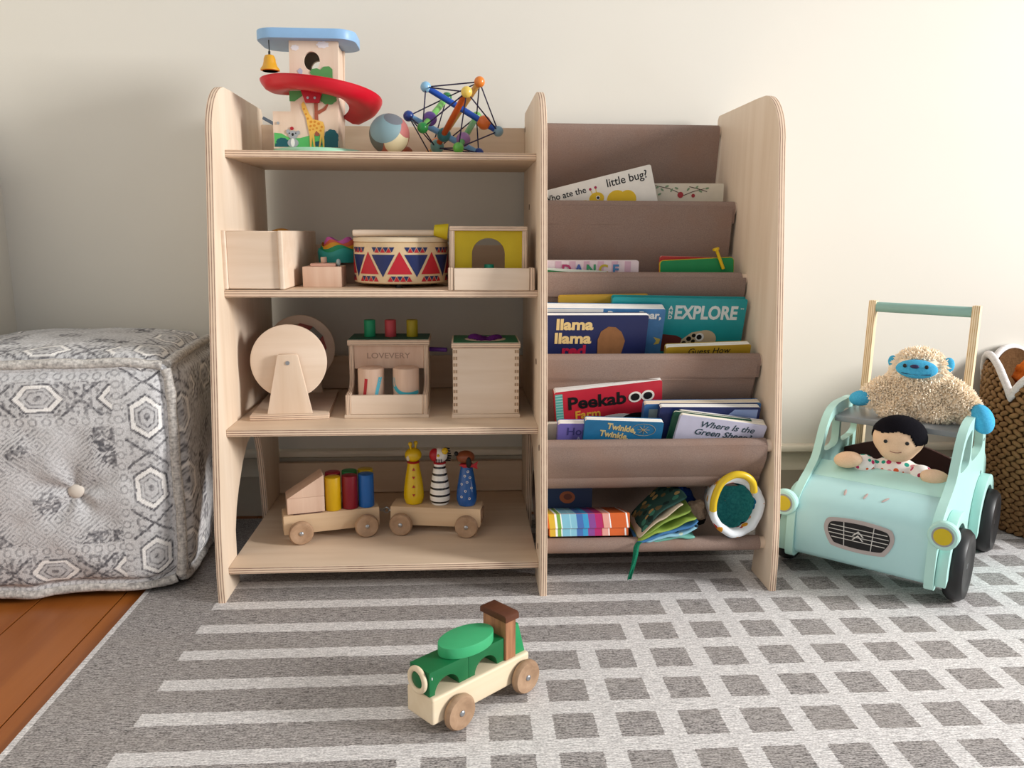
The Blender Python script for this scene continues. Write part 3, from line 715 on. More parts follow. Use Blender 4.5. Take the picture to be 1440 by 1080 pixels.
for k in range(6): obj('mane_tuft', G().cyl((.010, .004, .082 + k * .0042), (.0225 - .001 * abs(k - 2), .006, .080 + k * .0046), .0028, .001, seg=8), BLACK, hd)
for k in range(3): obj('stripe_print', G().box((-.006 + k * .0045, -.0158, .0825), (-.0045 + k * .0045, -.0125, .088)), BLACK, hd)
BLUE = paint('#1c5aa4', .25, .6)
o = animal(.060, 'blue dotted dog pin with brown head on the wagon', BLUE, None, 0)
gd = G()
for k, (aa, z) in enumerate(((-120, .020), (-75, .017), (-98, .031), (-60, .036), (-125, .043), (-88, .047), (-105, .058), (-65, .055), (-80, .066))):
    rz = .0197 if z < .025 else .0189 - (z - .028) * .165
    a = R(aa); M = Tm((rz + .0002) * math.cos(a), (rz + .0002) * math.sin(a), z) @ Rz(a + PI / 2)
    gd.tube([(.0019 * math.cos(b), 0, .0019 * math.sin(b)) for b in [2 * PI * q / 14 for q in range(14)]], .00055, 6, True, 0, M)
obj('ring_print', gd, WHITE, o)
BR = paint('#8a4a2c', .35)
hd = obj('head', G().ball((-.002, 0, .0905), .0145, 28, 18, 0, (1.2, .95, .82)), BR, o)
obj('nose', G().ball((-.0195, -.004, .098), .0042, 14, 8), BLACK, hd)
obj('ear', G().ball((.004, -.0135, .083), .0066, 18, 12, 0, (.8, .5, 1.55)), BLACK, hd)
obj('neckerchief', G().prism([(-.015, .079), (.013, .080), (.0215, .085), (.0195, .077), (.021, .070), (.011, .074), (-.006, .073)], -.0125, -.0095, 'y', bev=.0008).lathe([(.0105, .0745), (.0128, .0765), (.0105, .079)], 24), paint('#b5202c', .5), o)
# ------------------------------------------------------------------ books in the slings
def book(label, tl, tr, h, t, lean, cover, name='book', spine=None, pages='#efe9dc', over=0, leaves=4, r=.004, band=None):
    """tl, tr = top corners of the front cover (x, y, z); leans with its top forward"""
    tl = Vector(tl); tr = Vector(tr); d = tr - tl; wd = d.length; phi = math.atan2(d.z, d.x)
    M = Matrix.Rotation(-phi, 3, 'Y') @ Matrix.Rotation(R(lean), 3, 'X')
    base = tl + M @ Vector((wd / 2, 0, -h))
    o = thing(name, label, 'book', base, M.to_euler())
    cm = paint(cover, .4) if isinstance(cover, str) else cover
    ct = .0016; q = wd / 2
    def plate(y0, y1, inset=0): return G().prism(rr(-q + inset, q - inset, inset, h - inset, max(r - inset, .001)), y0, y1, 'y')
    obj('front_cover', plate(0, ct), cm, o, smooth=30); obj('back_cover', plate(t - ct, t), cm, o, smooth=30)
    pm = paint(pages, .7, .2); th = (t - 2 * ct) / leaves
    for k in range(leaves):
        y0 = ct + k * th; obj('page', plate(y0 + .0002, y0 + th - .0002, over + .0004 * (k % 2)), pm, o, smooth=30)
    obj('spine', G().box((-q - .0006, .0004, .003), (-q + .0012, t - .0004, h - .003), .0005, 1), paint(spine) if spine else cm, o)
    return o, wd, h
FRONT = -.0001
def at_px(wd, h, fu, fv): return (fu * wd - wd / 2, h - fv * h)
# pocket 1
b, wd, h = book('white board book with a yellow caterpillar, leaning up in the top sling', (.089, -.125, .7235), (.3145, -.125, .7805), .145, .012, 3, '#f1eee6')
txt('Who ate the', .0175, BLACK, b, (-.0690, FRONT, h - .0180), off=.0002); txt('little bug?', .0225, BLACK, b, (.0625, FRONT, h - .0165), off=.0002)
CY = paint('#e6c026', .5)
decal('caterpillar_print', [disc(-.034, h - .054, .019, .017), disc(-.006, h - .040, .0155, .0125), disc(.034, h - .052, .0205, .019), disc(.056, h - .056, .018, .018)], CY, b, FRONT)
decal('antenna_print', [[(-.013, h - .031), (-.0155, h - .0195), (-.0145, h - .0192), (-.0115, h - .031)], [(-.005, h - .030), (-.0045, h - .0185), (-.0035, h - .0185), (-.0035, h - .030)]], CY, b, FRONT)
decal('antenna_tip_print', [disc(-.015, h - .019, .0027), disc(-.0038, h - .018, .0027)], paint('#a81d50'), b, FRONT - .0003)
decal('eye_print', [disc(-.003, h - .039, .0042)], WHITE, b, FRONT - .0005); decal('pupil_print', [disc(-.003, h - .039, .0028)], BLACK, b, FRONT - .0009)
b, wd, h = book('cream board book with painted berry twigs in the top sling', (.306, -.100, .7445), (.4765, -.100, .7455), .125, .010, 3, '#ded6c4')
tw_ = [[(.012, h - .006), (.03, h - .010), (.05, h - .016), (.0505, h - .0175), (.03, h - .0118), (.012, h - .0075)], [(-.06, h - .004), (-.03, h - .010), (0, h - .022), (.0005, h - .0235), (-.03, h - .0115), (-.06, h - .0055)], [(0, h - .024), (.02, h - .016), (.045, h - .010), (.045, h - .011), (.02, h - .0175), (0, h - .0255)]]
decal('twig_print', tw_, paint('#5a4a40'), b, FRONT)
decal('leaf_print', [disc(x, h - z, .0042, .0019, 10, rot=a) for x, z, a in ((-.055, .008, .6), (-.045, .013, -.7), (-.035, .006, .3), (-.025, .014, 1.0), (-.015, .010, -.4), (.028, .008, .8), (.036, .016, -.5), (.05, .010, .2), (-.05, .022, .5), (.01, .012, .9))], paint('#7f9a78'), b, FRONT - .0002, stuff=True)
decal('berry_print', [disc(-.006, h - .0235, .0062), disc(.021, h - .025, .0038)], paint('#a8323a'), b, FRONT - .0004)
# pocket 2
b, wd, h = book('pink and white board book with rainbow DANCE lettering', (.0835, -.205, .589), (.2795, -.205, .5895), .10, .010, 4, '#ead9de')
decal('stripe_print', [[(x, h - .03), (x + .012, h - .03), (x + .012, h - .0015), (x, h - .0015)] for x in (-.095, -.068, -.040, -.012, .016, .044, .070)], paint('#d8b2c4'), b, FRONT)
for k, (c, hx) in enumerate(zip('DANCE', ('#b03a6a', '#4a62a8', '#3f9a6a', '#c2ae30', '#4f86b8'))): txt(c, .026, paint(hx), b, (-.046 + k * .0245, FRONT - .0012, h - .0185), name='letter', off=.0009)
b, wd, h = book('thin white board book with a green cover strip in front of the pink one', (.0835, -.2155, .5755), (.215, -.2155, .5685), .085, .004, 4, '#dfe8dc', leaves=1)
decal('green_print', [[(-.063, h - .02), (.012, h - .02), (.010, h - .006), (-.063, h - .0035)]], paint('#1f7a44'), b, FRONT)
b, wd, h = book('red board book behind the green one with the yellow peg', (.3265, -.188, .598), (.440, -.188, .5955), .105, .007, 3, '#c23a34')
b, wd, h = book('green board book with rounded corners and a yellow plastic peg', (.3225, -.204, .5885), (.4705, -.204, .5960), .10, .008, 3, '#0f8a4c', r=.007, spine='#d8b81c')
obj('cover_edge', G().prism(rr(-wd / 2 - .0012, wd / 2 + .0012, 0, h + .0012, .008), .0017, .0034, 'y'), paint('#d8b81c'), b)
obj('plastic_peg', G().tube([(.052, -.0045, h - .021), (.0375, -.003, h + .018)], .0032, 12).tube([(.0375, -.003, h + .016), (.0362, -.003, h + .0205)], [.0062, .0065], 6), paint('#e3bd14', .3), b)
# pocket 3
b, wd, h = book('pale mustard hardcover standing behind the teal atlas', (.115, -.2585, .5225), (.29, -.2585, .5255), .165, .010, 14, '#c8a03c', over=.002)
TEAL = paint('#1f9aa0', .35)
b, wd, h = book('teal hardcover with big white EXPLORE lettering and a turtle', (.2165, -.275, .5225), (.4790, -.275, .5185), .165, .015, 15, TEAL, over=.004)
txt('EXPLORE', .0375, paint('#dfe6e4'), b, (.0530, FRONT, h - .0300), off=.0013, sx=.80)
for k, c in enumerate('AND'): txt(c, .0105, paint('#dfe6e4'), b, (-.0165, FRONT, h - .0200 - k * .0095), name='letter', off=.0006)
txt('TM', .005, paint('#dfe6e4'), b, (.123, FRONT, h - .020))
decal('turtle_shell_print', [[(-.06, h - .110), (-.06, h - .078), (-.035, h - .0735), (.0, h - .0765), (.012, h - .082), (.008, h - .110)]], paint('#6b2f2c'), b, FRONT)
decal('turtle_head_print', [disc(.058, h - .084, .0225, .0195)], paint('#cdb898'), b, FRONT); decal('turtle_neck_print', [[(.008, h - .105), (.012, h - .085), (.030, h - .070), (.048, h - .066), (.046, h - .105)]], paint('#cdb898'), b, FRONT - .0002)
decal('turtle_spot_print', [disc(x, h - z, r_) for x, z, r_ in ((.017, .092, .0045), (.026, .083, .005), (.027, .094, .0035), (.035, .076, .004), (.035, .088, .004), (.018, .101, .003), (.039, .096, .003))], BLACK, b, FRONT - .0004, stuff=True)
decal('turtle_eye_print', [disc(.047, h - .079, .0085)], WHITE, b, FRONT - .0005); decal('turtle_pupil_print', [disc(.046, h - .079, .0052)], BLACK, b, FRONT - .0009)
b, wd, h = book('blue painted board book with white lettering behind the navy one', (.0835, -.300, .5040), (.3135, -.300, .5015), .145, .026, 19, paint('#4f88bf', .45, .4, .2), pages='#f6f4f0', leaves=6)
decal('cover_band_print', [[(-wd / 2 + .002, h - .055), (-.004, h - .055), (-.004, h - .0005), (-wd / 2 + .002, h - .0005)]], WHITE, b, FRONT)
txt('Bear,', .021, WHITE, b, (.086, FRONT, h - .013), off=.0007); txt('B', .021, WHITE, b, (.010, FRONT, h - .013), off=.0007)
decal('brush_print', [[(.098, h - .058), (.112, h - .062), (.110, h - .072), (.100, h - .074), (.104, h - .066)]], paint('#cfb85c'), b, FRONT)
b, wd, h = book('navy board book with cream llama llama lettering', (.0835, -.322, .4925), (.2765, -.322, .4925), .125, .014, 19, '#232a57', pages='#f6f4f0')
CRM = paint('#e8c98a', .5)
txt('llama', .0300, CRM, b, (-.0415, FRONT, h - .0195), off=.0012, sx=1.12); txt('llama', .0300, CRM, b, (-.0435, FRONT, h - .0480), off=.0012, sx=1.12); txt('red', .0300, paint('#b3203f'), b, (-.040, FRONT, h - .0735), off=.0012, sx=1.12)
decal('brown_shape_print', [[(.0055, h - .085), (.004, h - .05), (.009, h - .033), (.022, h - .023), (.036, h - .024), (.048, h - .034), (.056, h - .052), (.050, h - .085)]], paint('#9a6a44', .6, .2, .2), b, FRONT)
b, wd, h = book('mustard yellow board book with a black title behind the fourth rod', (.3125, -.322, .432), (.4735, -.322, .4375), .080, .017, 19, '#b8962a', pages='#f2efe6')
txt('Guess How', .017, BLACK, b, (.0, FRONT, h - .0105), shear=.2)
# pocket 4
b, wd, h = book('red board book with black Peekaboo title, tilted up', (.0985, -.352, .3525), (.2985, -.352, .3755), .110, .025, 19, '#c42a3c', pages='#f6f3ee', leaves=7)
txt('Peekab', .0365, BLACK, b, (-.0225, FRONT, h - .0285), off=.0011, sx=1.06); txt('Farm', .024, paint('#d9a53a'), b, (-.0405, FRONT, h - .0545), off=.0006)
decal('o_print', [disc(.0495, h - .0285, .0125, .0115), disc(.0735, h - .0285, .0125, .0115)], paint('#f1ece2'), b, FRONT - .0002); decal('o_centre_print', [disc(.0495, h - .0285, .0085, .0078), disc(.0735, h - .0285, .0085, .0078)], BLACK, b, FRONT - .0006)
decal('gingham_print', [[(-wd / 2 + .0005, .004), (-wd / 2 + .0145, .004), (-wd / 2 + .0145, h - .004), (-wd / 2 + .0005, h - .004)]], paint('#58aaa2'), b, FRONT)
decal('gingham_line_print', [[(-wd / 2 + .001, h - .006 - k * .006), (-wd / 2 + .0142, h - .006 - k * .006), (-wd / 2 + .0142, h - .0075 - k * .006), (-wd / 2 + .001, h - .0075 - k * .006)] for k in range(14)], paint('#9fd0ca'), b, FRONT - .0003, stuff=True)
decal('cow_patch_print', [disc(.012, h - .095, .060, .034, 30)], WHITE, b, FRONT); decal('cow_spot_print', [disc(-.030, h - .088, .030, .020), disc(.050, h - .085, .034, .022)], BLACK, b, FRONT - .0003)
b, wd, h = book('small beige board book wedged against the divider', (.0835, -.378, .3005), (.150, -.378, .3005), .07, .009, 18, '#b9b2a6')
b, wd, h = book('wide blue board book with white pages in the fourth sling', (.2625, -.374, .3345), (.4800, -.374, .3360), .09, .017, 18, '#3f6fa5', pages='#eee0c8')
decal('photo_print', [[(-.100, h - .05), (-.080, h - .05), (-.080, h - .010), (-.100, h - .010)]], paint('#8fa0a0'), b, FRONT)
b, wd, h = book('navy board book with thick white pages behind the green one', (.288, -.390, .3325), (.4735, -.390, .3305), .09, .016, 18, '#1f2a5c', pages='#f6f4ee')
decal('sky_print', [[(.02, h - .03), (.088, h - .03), (.088, h - .004), (.045, h - .004)]], paint('#8ea2cf'), b, FRONT)
b, wd, h = book('thin dark green board book behind the lilac one', (.3105, -.4005, .327), (.455, -.4005, .310), .085, .006, 18, '#114a35', leaves=2)
b, wd, h = book('lilac grey board book titled Where Is the Green Sheep', (.3215, -.4085, .3225), (.4805, -.4085, .3005), .09, .022, 19, '#c9c8de', pages='#f3ead8', leaves=5)
IT = paint('#23414c')
txt('Where Is the', .0172, IT, b, (.0085, FRONT, h - .0140), shear=.28, off=.0002, sx=1.1); txt('Green Sheep?', .0172, IT, b, (.004, FRONT, h - .0305), shear=.28, off=.0002, sx=1.1)
b, wd, h = book('purple board book with the title Hop half covered', (.1015, -.3985, .3055), (.195, -.3985, .3045), .07, .017, 18, '#6f66b0', pages='#f3f0ea')
txt('Hop', .022, paint('#3c3a78'), b, (-.012, FRONT, h - .0165), off=.0003); txt('AA', .014, paint('#b9b6d8'), b, (-.004, FRONT, h - .0330), off=.0003)
b, wd, h = book('blue board book with gold Twinkle, Twinkle lettering', (.1485, -.4085, .3145), (.2905, -.4085, .3085), .078, .015, 18, paint('#1e6f9e', .4, .4, .15), pages='#f3efe6')
GOLD = paint('#c9b27a', .5)
txt('Twinkle,', .0165, GOLD, b, (-.004, FRONT, h - .0145), (PI / 2, R(8), 0), off=.0006, sx=.95); txt('Twinkle,', .0165, GOLD, b, (-.016, FRONT, h - .0295), (PI / 2, R(8), 0), off=.0006, sx=.95)
g = G(); g.tube([(.036 + .0215 * math.cos(a), FRONT - .0002, h - .0165 + .0125 * math.sin(a)) for a in [2 * PI * k / 32 for k in range(32)]], .0003, 5, True)
for k in range(8): a = PI * k / 4; g.tube([(.036, FRONT - .0002, h - .0165), (.036 + .011 * math.cos(a), FRONT - .0002, h - .0165 + .009 * math.sin(a))], .0004, 5)
obj('star_print', g, paint('#b09a6a'), b)
# ------------------------------------------------------------------ bottom sling
t = thing('gift_box', 'flat lidded box with rainbow watercolour stripes in the bottom sling', 'box', (.160, -.352, .0815), (R(-14), 0, 0))
SCOL = ['#e0b83a', '#ffffff', '#7fae4a', '#ffffff', '#86c4da', '#a9dbe8', '#8cc8dc', '#4a74b8', '#3f9fd0', '#8a4a96', '#b8286c', '#b8284e', '#e8a79a', '#ffffff', '#d9662e', '#d9662e', '#ffffff', '#d9662e']
SW = [.011, .004, .007, .002, .015, .002, .011, .012, .010, .013, .0125, .002, .012, .002, .028, .0015, .003, .006]
def striped(name, x0, x1, y0, y1, z0, z1, sh):
    k = (x1 - x0) / sum(SW); o = obj(name, G().box((x0, y0, z0), (x1, y1, z1), .0012, 1), paint('#e8742e'), t)
    x = x0 + .0006
    for i, (c, s_) in enumerate(zip(SCOL, SW)):
        xa = x; xb = min(x + s_ * k, x1 - .0006); x = xb
        p = [(xa + sh, z0 + .0004), (xb + sh, z0 + .0004), (xb, z1 - .0004), (xa, z1 - .0004)]
        p = [(max(x0 + .0005, min(x1 - .0005, a)), b_) for a, b_ in p]
        obj('stripe', G().prism(p, y0 - .0003, y0 + .0002, 'y').prism([(xa, y0 + .0012), (xb, y0 + .0012), (xb, y1 - .001), (xa, y1 - .001)], z1 - .0003, z1 + .0003, 'z'), paint(c, .35), o, smooth=0)
striped('box_base', -.073, .074, -.0535, .0535, 0, .030, .001)
striped('lid', -.0755, .0765, -.056, .056, .0145, .0415, .003)
b, wd, h = book('dark blue booklet with an orange round emblem behind the striped box', (.095, -.272, .158), (.1865, -.272, .1545), .065, .006, -12, '#17305c', leaves=2)
decal('emblem_print', [disc(-.004, h - .030, .0155, .0120)], paint('#b3602f'), b, FRONT); decal('emblem_centre_print', [disc(-.003, h - .029, .0085, .006)], paint('#7a3c22'), b, FRONT - .0004)
# crinkle cloth book
t = thing('cloth_book', 'crinkly fabric baby book with puffy printed pages and a green ribbon', 'cloth book', (.30, -.37, .0905))
def pad(p0, p1, sag, th, y0, y1, mat, wv, nm='cloth_page'):
    """puffy page: centre line p0 -> p1 in xz, padded, running from y0 to y1"""
    def f(u, v):
        a = 2 * PI * v; s_ = abs(math.cos(a)) ** .45 * (1 if math.cos(a) > 0 else -1); q = abs(math.sin(a)) ** .45 * (1 if math.sin(a) > 0 else -1)
        e = (1 - abs(2 * u - 1) ** 8) ** .5; x = p0[0] + (p1[0] - p0[0]) * u; z = p0[1] + (p1[1] - p0[1]) * u + sag * math.sin(PI * u)
        y = (y0 + y1) / 2 + s_ * (y1 - y0) / 2 * (.92 + .08 * e)
        n1 = .0022 * math.sin(u * wv + y * 40) + .0016 * noise.noise(Vector((x * 60, y * 60, wv)))
        return (x + .002 * noise.noise(Vector((y * 50, wv, 3))), y, z + q * th * (.25 + .75 * e) + n1)
    return obj(nm, G().grid(f, 34, 28), mat, t, smooth=80)
JUN = patches('jungle_print_cloth', '#2c4a44', ['#1d2f2c', '#6a5a3c', '#3f7a68', '#a58a58', '#27463f'], 70, .5)
AQ = patches('aqua_print_cloth', '#8fc0d2', ['#20303c', '#8fc0d2', '#c9d8c0', '#a03a3a', '#8fc0d2'], 90, .35)
pad((-.045, .012), (.038, .078), .012, .004, -.045, .055, JUN, 9)
pad((-.050, .006), (.030, .066), .004, .0032, -.050, .05, paint('#c9b8a0', .8), 11)
pad((-.048, .003), (.047, .057), .002, .0036, -.048, .05, paint('#8ba64a', .8), 7)
pad((-.052, .000), (.056, .041), .000, .0034, -.052, .05, paint('#93ae48', .8), 12)
pad((-.054, -.002), (.058, .035), -.003, .0036, -.054, .05, paint('#3f78ae', .8), 8)
pad((-.040, -.001), (.060, .022), -.003, .0042, -.052, .05, AQ, 10)
pad((-.030, -.004), (.056, .004), .001, .0042, -.048, .05, paint('#6fae9e', .8), 6)
rb = [(-.050, -.054, -.001), (-.057, -.064, -.006), (-.060, -.070, -.022), (-.064, -.071, -.040), (-.069, -.071, -.058), (-.070, -.071, -.066)]
P = catmull(rb, 6); g = G(); n = len(P)
g.grid(lambda u, v: tuple(P[min(int(round(u * (n - 1))), n - 1)] + Vector(((v - .5) * (.012 - .006 * u), .0015 * math.sin(v * 6 + u * 5), .002 * (v - .5)))), n - 1, 5)
o = obj('ribbon', g, cloth('green_ribbon', '#1f7a5c', '#155c44', 700), t, smooth=80); md = o.modifiers.new('thick', 'SOLIDIFY'); md.thickness = .001
def crumple(c, r, sc, amp, mat, nm, label, cat, seed):
    g = G().ball((0, 0, 0), r, 44, 30, 0, sc)
    vs = []
    for p in g.v:
        v = Vector(p); k = 1 + amp * noise.noise(v * 60 + Vector((seed, 0, 0))) + amp * .6 * abs(noise.noise(v * 130 + Vector((0, seed, 0)))); vs.append(tuple(v * k))
    g.v = vs; return tag(obj(nm, g, mat, None, c, smooth=80), label, cat)
crumple((.345, -.315, .136), .03, (1.0, .8, 1.15), .35, cloth('royal_cloth', '#20458c', '#162f66', 500), 'cloth_toy', 'royal blue crumpled cloth toy behind the fabric book', 'cloth toy', 1)
crumple((.372, -.357, .124), .0165, (1.15, .9, 1.1), .4, cloth('beige_cloth', '#b79d86', '#9c836d', 600), 'cloth_toy', 'small beige crumpled cloth between fabric book and bag', 'cloth toy', 5)
crumple((.372, -.34, .1005), .015, (1.4, .9, .8), .35, cloth('dark_cloth', '#2d2a26', '#1d1b19', 600), 'cloth_toy', 'dark crumpled cloth under the beige one', 'cloth toy', 9)
# fabric bag with ring handle, mouth towards the room
t = thing('fabric_bag', 'white printed fabric basket with teal lining and yellow ring handle', 'bag', (.4300, -.392, .1475))
PR = patches('printed_cotton', '#dfe4e8', ['#d08f2a', '#dfe4e8', '#1f6f96', '#e4b9b4', '#b3382f', '#dfe4e8', '#d9b9a0'], 58, .40)
def cup(prof, mat, nm, amp):
    def wob(a, z): return 1 + amp * math.sin(3 * a + 1) + amp * .8 * math.sin(7 * a + z * 40) + amp * .5 * math.sin(13 * a)
    g = G(); seg = 72; n = len(prof); vs = []; fs = []
    for j in range(seg):
        a = 2 * PI * j / seg
        for r_, z in prof:
            k = wob(a, z); vs.append((r_ * k * math.cos(a) * .92, r_ * k * math.sin(a) * 1.02, z + .003 * math.sin(2 * a)))
    for j in range(seg):
        q = (j + 1) % seg
        for i in range(n - 1): fs.append((j * n + i, q * n + i, q * n + i + 1, j * n + i + 1))
    return obj(nm, g.add(vs, fs, 0, Rx(R(80))), mat, t, smooth=80)
cup([(.034, -.075), (.044, -.04), (.053, -.0), (.0565, .020), (.055, .026), (.050, .0285), (.044, .026), (.0415, .018), (.0405, .008)], PR, 'bag_body', .018)
cup([(.0405, .009), (.042, -.004), (.039, -.018), (.034, -.03), (.022, -.038), (.0005, -.040)], cloth('teal_lining', '#45a2a0', '#2f8084', 300, .7, .4), 'lining', .06)
hp = [(-.046, -.030, .000), (-.0475, -.036, .018), (-.044, -.041, .040), (-.034, -.044, .060), (-.014, -.046, .0715), (.006, -.045, .068), (.020, -.041, .055), (.0265, -.034, .036)]
obj('ring_handle', G().tube(catmull(hp, 6), .0066, 14), paint('#ddba1c', .35, .5), t, smooth=80)
# ------------------------------------------------------------------ pouf
HX, HY, HZ = .222, .205, .217
def hexd(du, dv, rx, ry): return max(abs(du) / rx, .5 * abs(du) / rx + abs(dv) / ry)
def medal(d):
    if d > 1.06: return None
    if .88 < d < 1.0: return .85
    if .60 < d < .67 or .38 < d < .46 or d < .16: return .7
    if .67 < d < .88: return -.5
    return .15
def scroll(a, b):    # band of little rings; a along, b across
    a = (a / .021) % 1 - .5; b = b / .021
    r_ = math.hypot(a, b); return .45 if .22 < r_ < .36 else (.5 if abs(abs(b) - .52) < .06 else 0)
def pattern(u, v):
    """woven print, u across (-.222...222), v up (0...43)"""
    br = .88 + .8 * noise.noise(Vector((u * 210, v * 210, 11))) + .35 * noise.noise(Vector((u * 18, v * 18, 12)))
    d = motif(u, v); return d if d < 0 else min(.9, max(0, d * br) + .05)
def motif(u, v):
    u += .002 * noise.noise(Vector((u * 30, v * 30, 0))); v += .002 * noise.noise(Vector((u * 30, v * 30, 5)))
    for sgn in (1, -1):      # upright border columns
        du = u - sgn * .170
        if abs(du) < .038:
            k = round((v - .20) / .128); dv = v - .20 - k * .128
            m = medal(hexd(du, dv, .030, .043))
            if m is not None: return m
            dv2 = abs(dv) - .064; e = abs(abs(du) - (abs(dv2) * 1.3 + .002))
            if e < .0035: return .8
            return .45 if noise.noise(Vector((u * 150, v * 150, 2))) > .15 else .05
        if abs(abs(du) - .046) < .0075: return scroll(v, du - math.copysign(.046, du))
    for v0 in (.365, .055):  # long borders top and bottom
        dv = v - v0
        if abs(dv) < .030 and abs(u) < .135:
            k = round(u / .135); du = u - k * .135
            m = medal(hexd(dv, du, .025, .045))
            if m is not None: return m
            du2 = abs(du) - .0675; e = abs(abs(dv) - (abs(du2) * .9 + .002))
            if e < .003: return .8
            return .6 if noise.noise(Vector((u * 140, v * 140, 4))) > .05 else .08
        if abs(abs(dv) - .040) < .0075 and abs(u) < .14: return scroll(u, dv - math.copysign(.040, dv))
    if abs(u) < .122 and .105 < v < .315:   # tribal field
        c = int((u + .2) / .035); r_ = int(v / .030); fu = ((u + .2) / .035) % 1 - .5; fv = (v / .030) % 1 - .5
        q = noise.noise(Vector((c * 3.1, r_ * 2.7, 9))); big = noise.noise(Vector((u * 14, v * 14, 1)))
        e = abs(fu) + abs(fv) if q > 0 else abs(fu * (1 if q > -.2 else -1) - fv)
        e2 = (e * 4 + .3 * noise.noise(Vector((u * 90, v * 90, 3)))) % 1
        d = .6 if e2 < .38 else .05
        d *= .45 + .9 * max(0, big + .35)
        if big > .28 and noise.noise(Vector((u * 110, v * 110, 8))) > -.05: d = .8
        return min(.85, d)
    return .30 if noise.noise(Vector((u * 190, v * 190, 6))) > .12 else .04
def pouf():
    t = thing('pouf', 'large square floor pouf in grey patterned woven fabric', 'pouf', (-.802, -.222, 0), (0, 0, R(6)))
    base = Vector(lin('#d8d7d8')[:3]); dk = Vector(lin('#3b3a43')[:3]); lt = Vector(lin('#f2efec')[:3])
    V = []; F = []; C = []
    bx, bz = .040, .197
    def shape(x, y, z):     # x,y,z in -1..1 on the cube
        n = 9; s = (abs(x) ** n + abs(y) ** n + abs(z) ** n) ** (-1 / n)
        p = Vector((x * s, y * s, z * s))
        m = max(0, 1 - x * x) * max(0, 1 - z * z)
        q = Vector((p.x * HX, p.y * HY, HZ + p.z * HZ))
        if y < -.99:
            q.y -= .012 * m ** .8; r_ = math.hypot(q.x - bx, (q.z - bz))
            q.y += .030 * math.exp(-(r_ / .045) ** 1.2)
            an = math.atan2(q.z - bz, q.x - bx); q.y += .004 * math.sin(5 * an) * math.exp(-(r_ / .10) ** 2) * min(1, r_ / .03)
            e = max(abs(x), abs(z)); q.y += .007 * math.exp(-((e - .90) / .035) ** 2)
        if z > .99: q.z += .016 * max(0, 1 - x * x) * max(0, 1 - y * y) - .006 * math.exp(-((max(abs(x), abs(y)) - .9) / .04) ** 2)
        if x > .99: q.x += .010 * max(0, 1 - y * y) * max(0, 1 - z * z) - .006 * math.exp(-((max(abs(z), abs(y)) - .9) / .04) ** 2)
        w_ = .006 * noise.noise(q * 11) + .003 * noise.noise(q * 27); q += p.normalized() * w_
        if q.z < 0.0: q.z = 0.0
        return q
    def face(fn, uv, nu, nv):
        b = len(V)
        for j in range(nv + 1):
            for i in range(nu + 1):
                a = -1 + 2 * i / nu; c = -1 + 2 * j / nv
                V.append(tuple(shape(*fn(a, c)))); d = pattern(*uv(a, c))
                col = base.lerp(dk, d) if d >= 0 else base.lerp(lt, -d * 2); C.append((*col, 1))
        for j in range(nv):
            for i in range(nu):
                k = b + j * (nu + 1) + i; F.append((k, k + 1, k + nu + 2, k + nu + 1))
    face(lambda a, c: (a, -1, c), lambda a, c: (a * HX, HZ + c * HZ), 230, 220)
    face(lambda a, c: (a, c, 1), lambda a, c: (a * HX, .21 + c * HY), 200, 110)
    face(lambda a, c: (1, a, c), lambda a, c: (a * HY, HZ + c * HZ), 80, 110)
    face(lambda a, c: (-1, -a, c), lambda a, c: (a * HY, HZ + c * HZ), 20, 24)
    face(lambda a, c: (-a, 1, c), lambda a, c: (a * HX, HZ + c * HZ), 24, 24)
    me = bpy.data.meshes.new('cover'); me.from_pydata(V, [], F); me.update()
    at = me.color_attributes.new('Col', 'FLOAT_COLOR', 'POINT'); at.data.foreach_set('color', [x for c in C for x in c])
    me.polygons.foreach_set('use_smooth', [True] * len(me.polygons))
    me.materials.append(vcol('woven_grey_pattern', .95, 420)); finish(bpy.data.objects.new('cover', me), t, None, None)
    PM = cloth('pouf_piping', '#d8d3cd', '#8f8b88', 260, .95, .8)
    def edge(fn, nm='piping', r_=.0085):
        pts = []
        for k in range(61):
            p = shape(*fn(-.94 + 1.88 * k / 60)); c = Vector((0, 0, HZ)); pts.append(p + (p - c).normalized() * .003)
        obj(nm, G().tube(pts, [r_ * (1 + .18 * noise.noise(p * 40)) for p in pts], 10), PM, t, smooth=80)
    edge(lambda s: (s, -.975, .975)); edge(lambda s: (.975, -.975, s)); edge(lambda s: (s, -.975, -.975))
    edge(lambda s: (.975, s, .975)); edge(lambda s: (.975, s, -.975))
    p = shape(bx / HX, -1, (bz - HZ) / HZ)
    obj('button', G().ball((p.x, p.y - .005, p.z), .0135, 24, 12, 0, (1, .5, .95)), paint('#d8cec2', .6), t)
pouf()

# ------------------------------------------------------------------ walker car
CA = math.atan2(-.740, -.672); CO = Vector((.799, -.286, 0)); FW = Vector((math.cos(CA), math.sin(CA), 0)); LF = Vector((-FW.y, FW.x, 0))
def carpt(x, y, z=0): return CO + FW * x + LF * y + Vector((0, 0, z))
MINT = paint('#b4e0d8', .35, .5, .02); MINT2 = paint('#b3dee0', .3, .5, .02); GREY = paint('#83888c', .35, .5)
t = thing('walker_car', 'mint green wooden push walker shaped like a car', 'push toy', CO, (0, 0, CA))
side = catmull([(x, z, 0) for x, z in [(.240, .046), (.242, .09), (.239, .128), (.225, .153), (.192, .176), (.158, .192), (.128, .210), (.110, .236), (.092, .266), (.066, .290), (.03, .302), (-.02, .304), (-.09, .301), (-.13, .286), (-.152, .252), (-.168, .205), (-.198, .182), (-.213, .145), (-.216, .09), (-.205, .046), (-.10, .042), (.05, .040), (.15, .040), (.215, .038)]], 5, True)
side = [(p.x, p.y) for p in side]
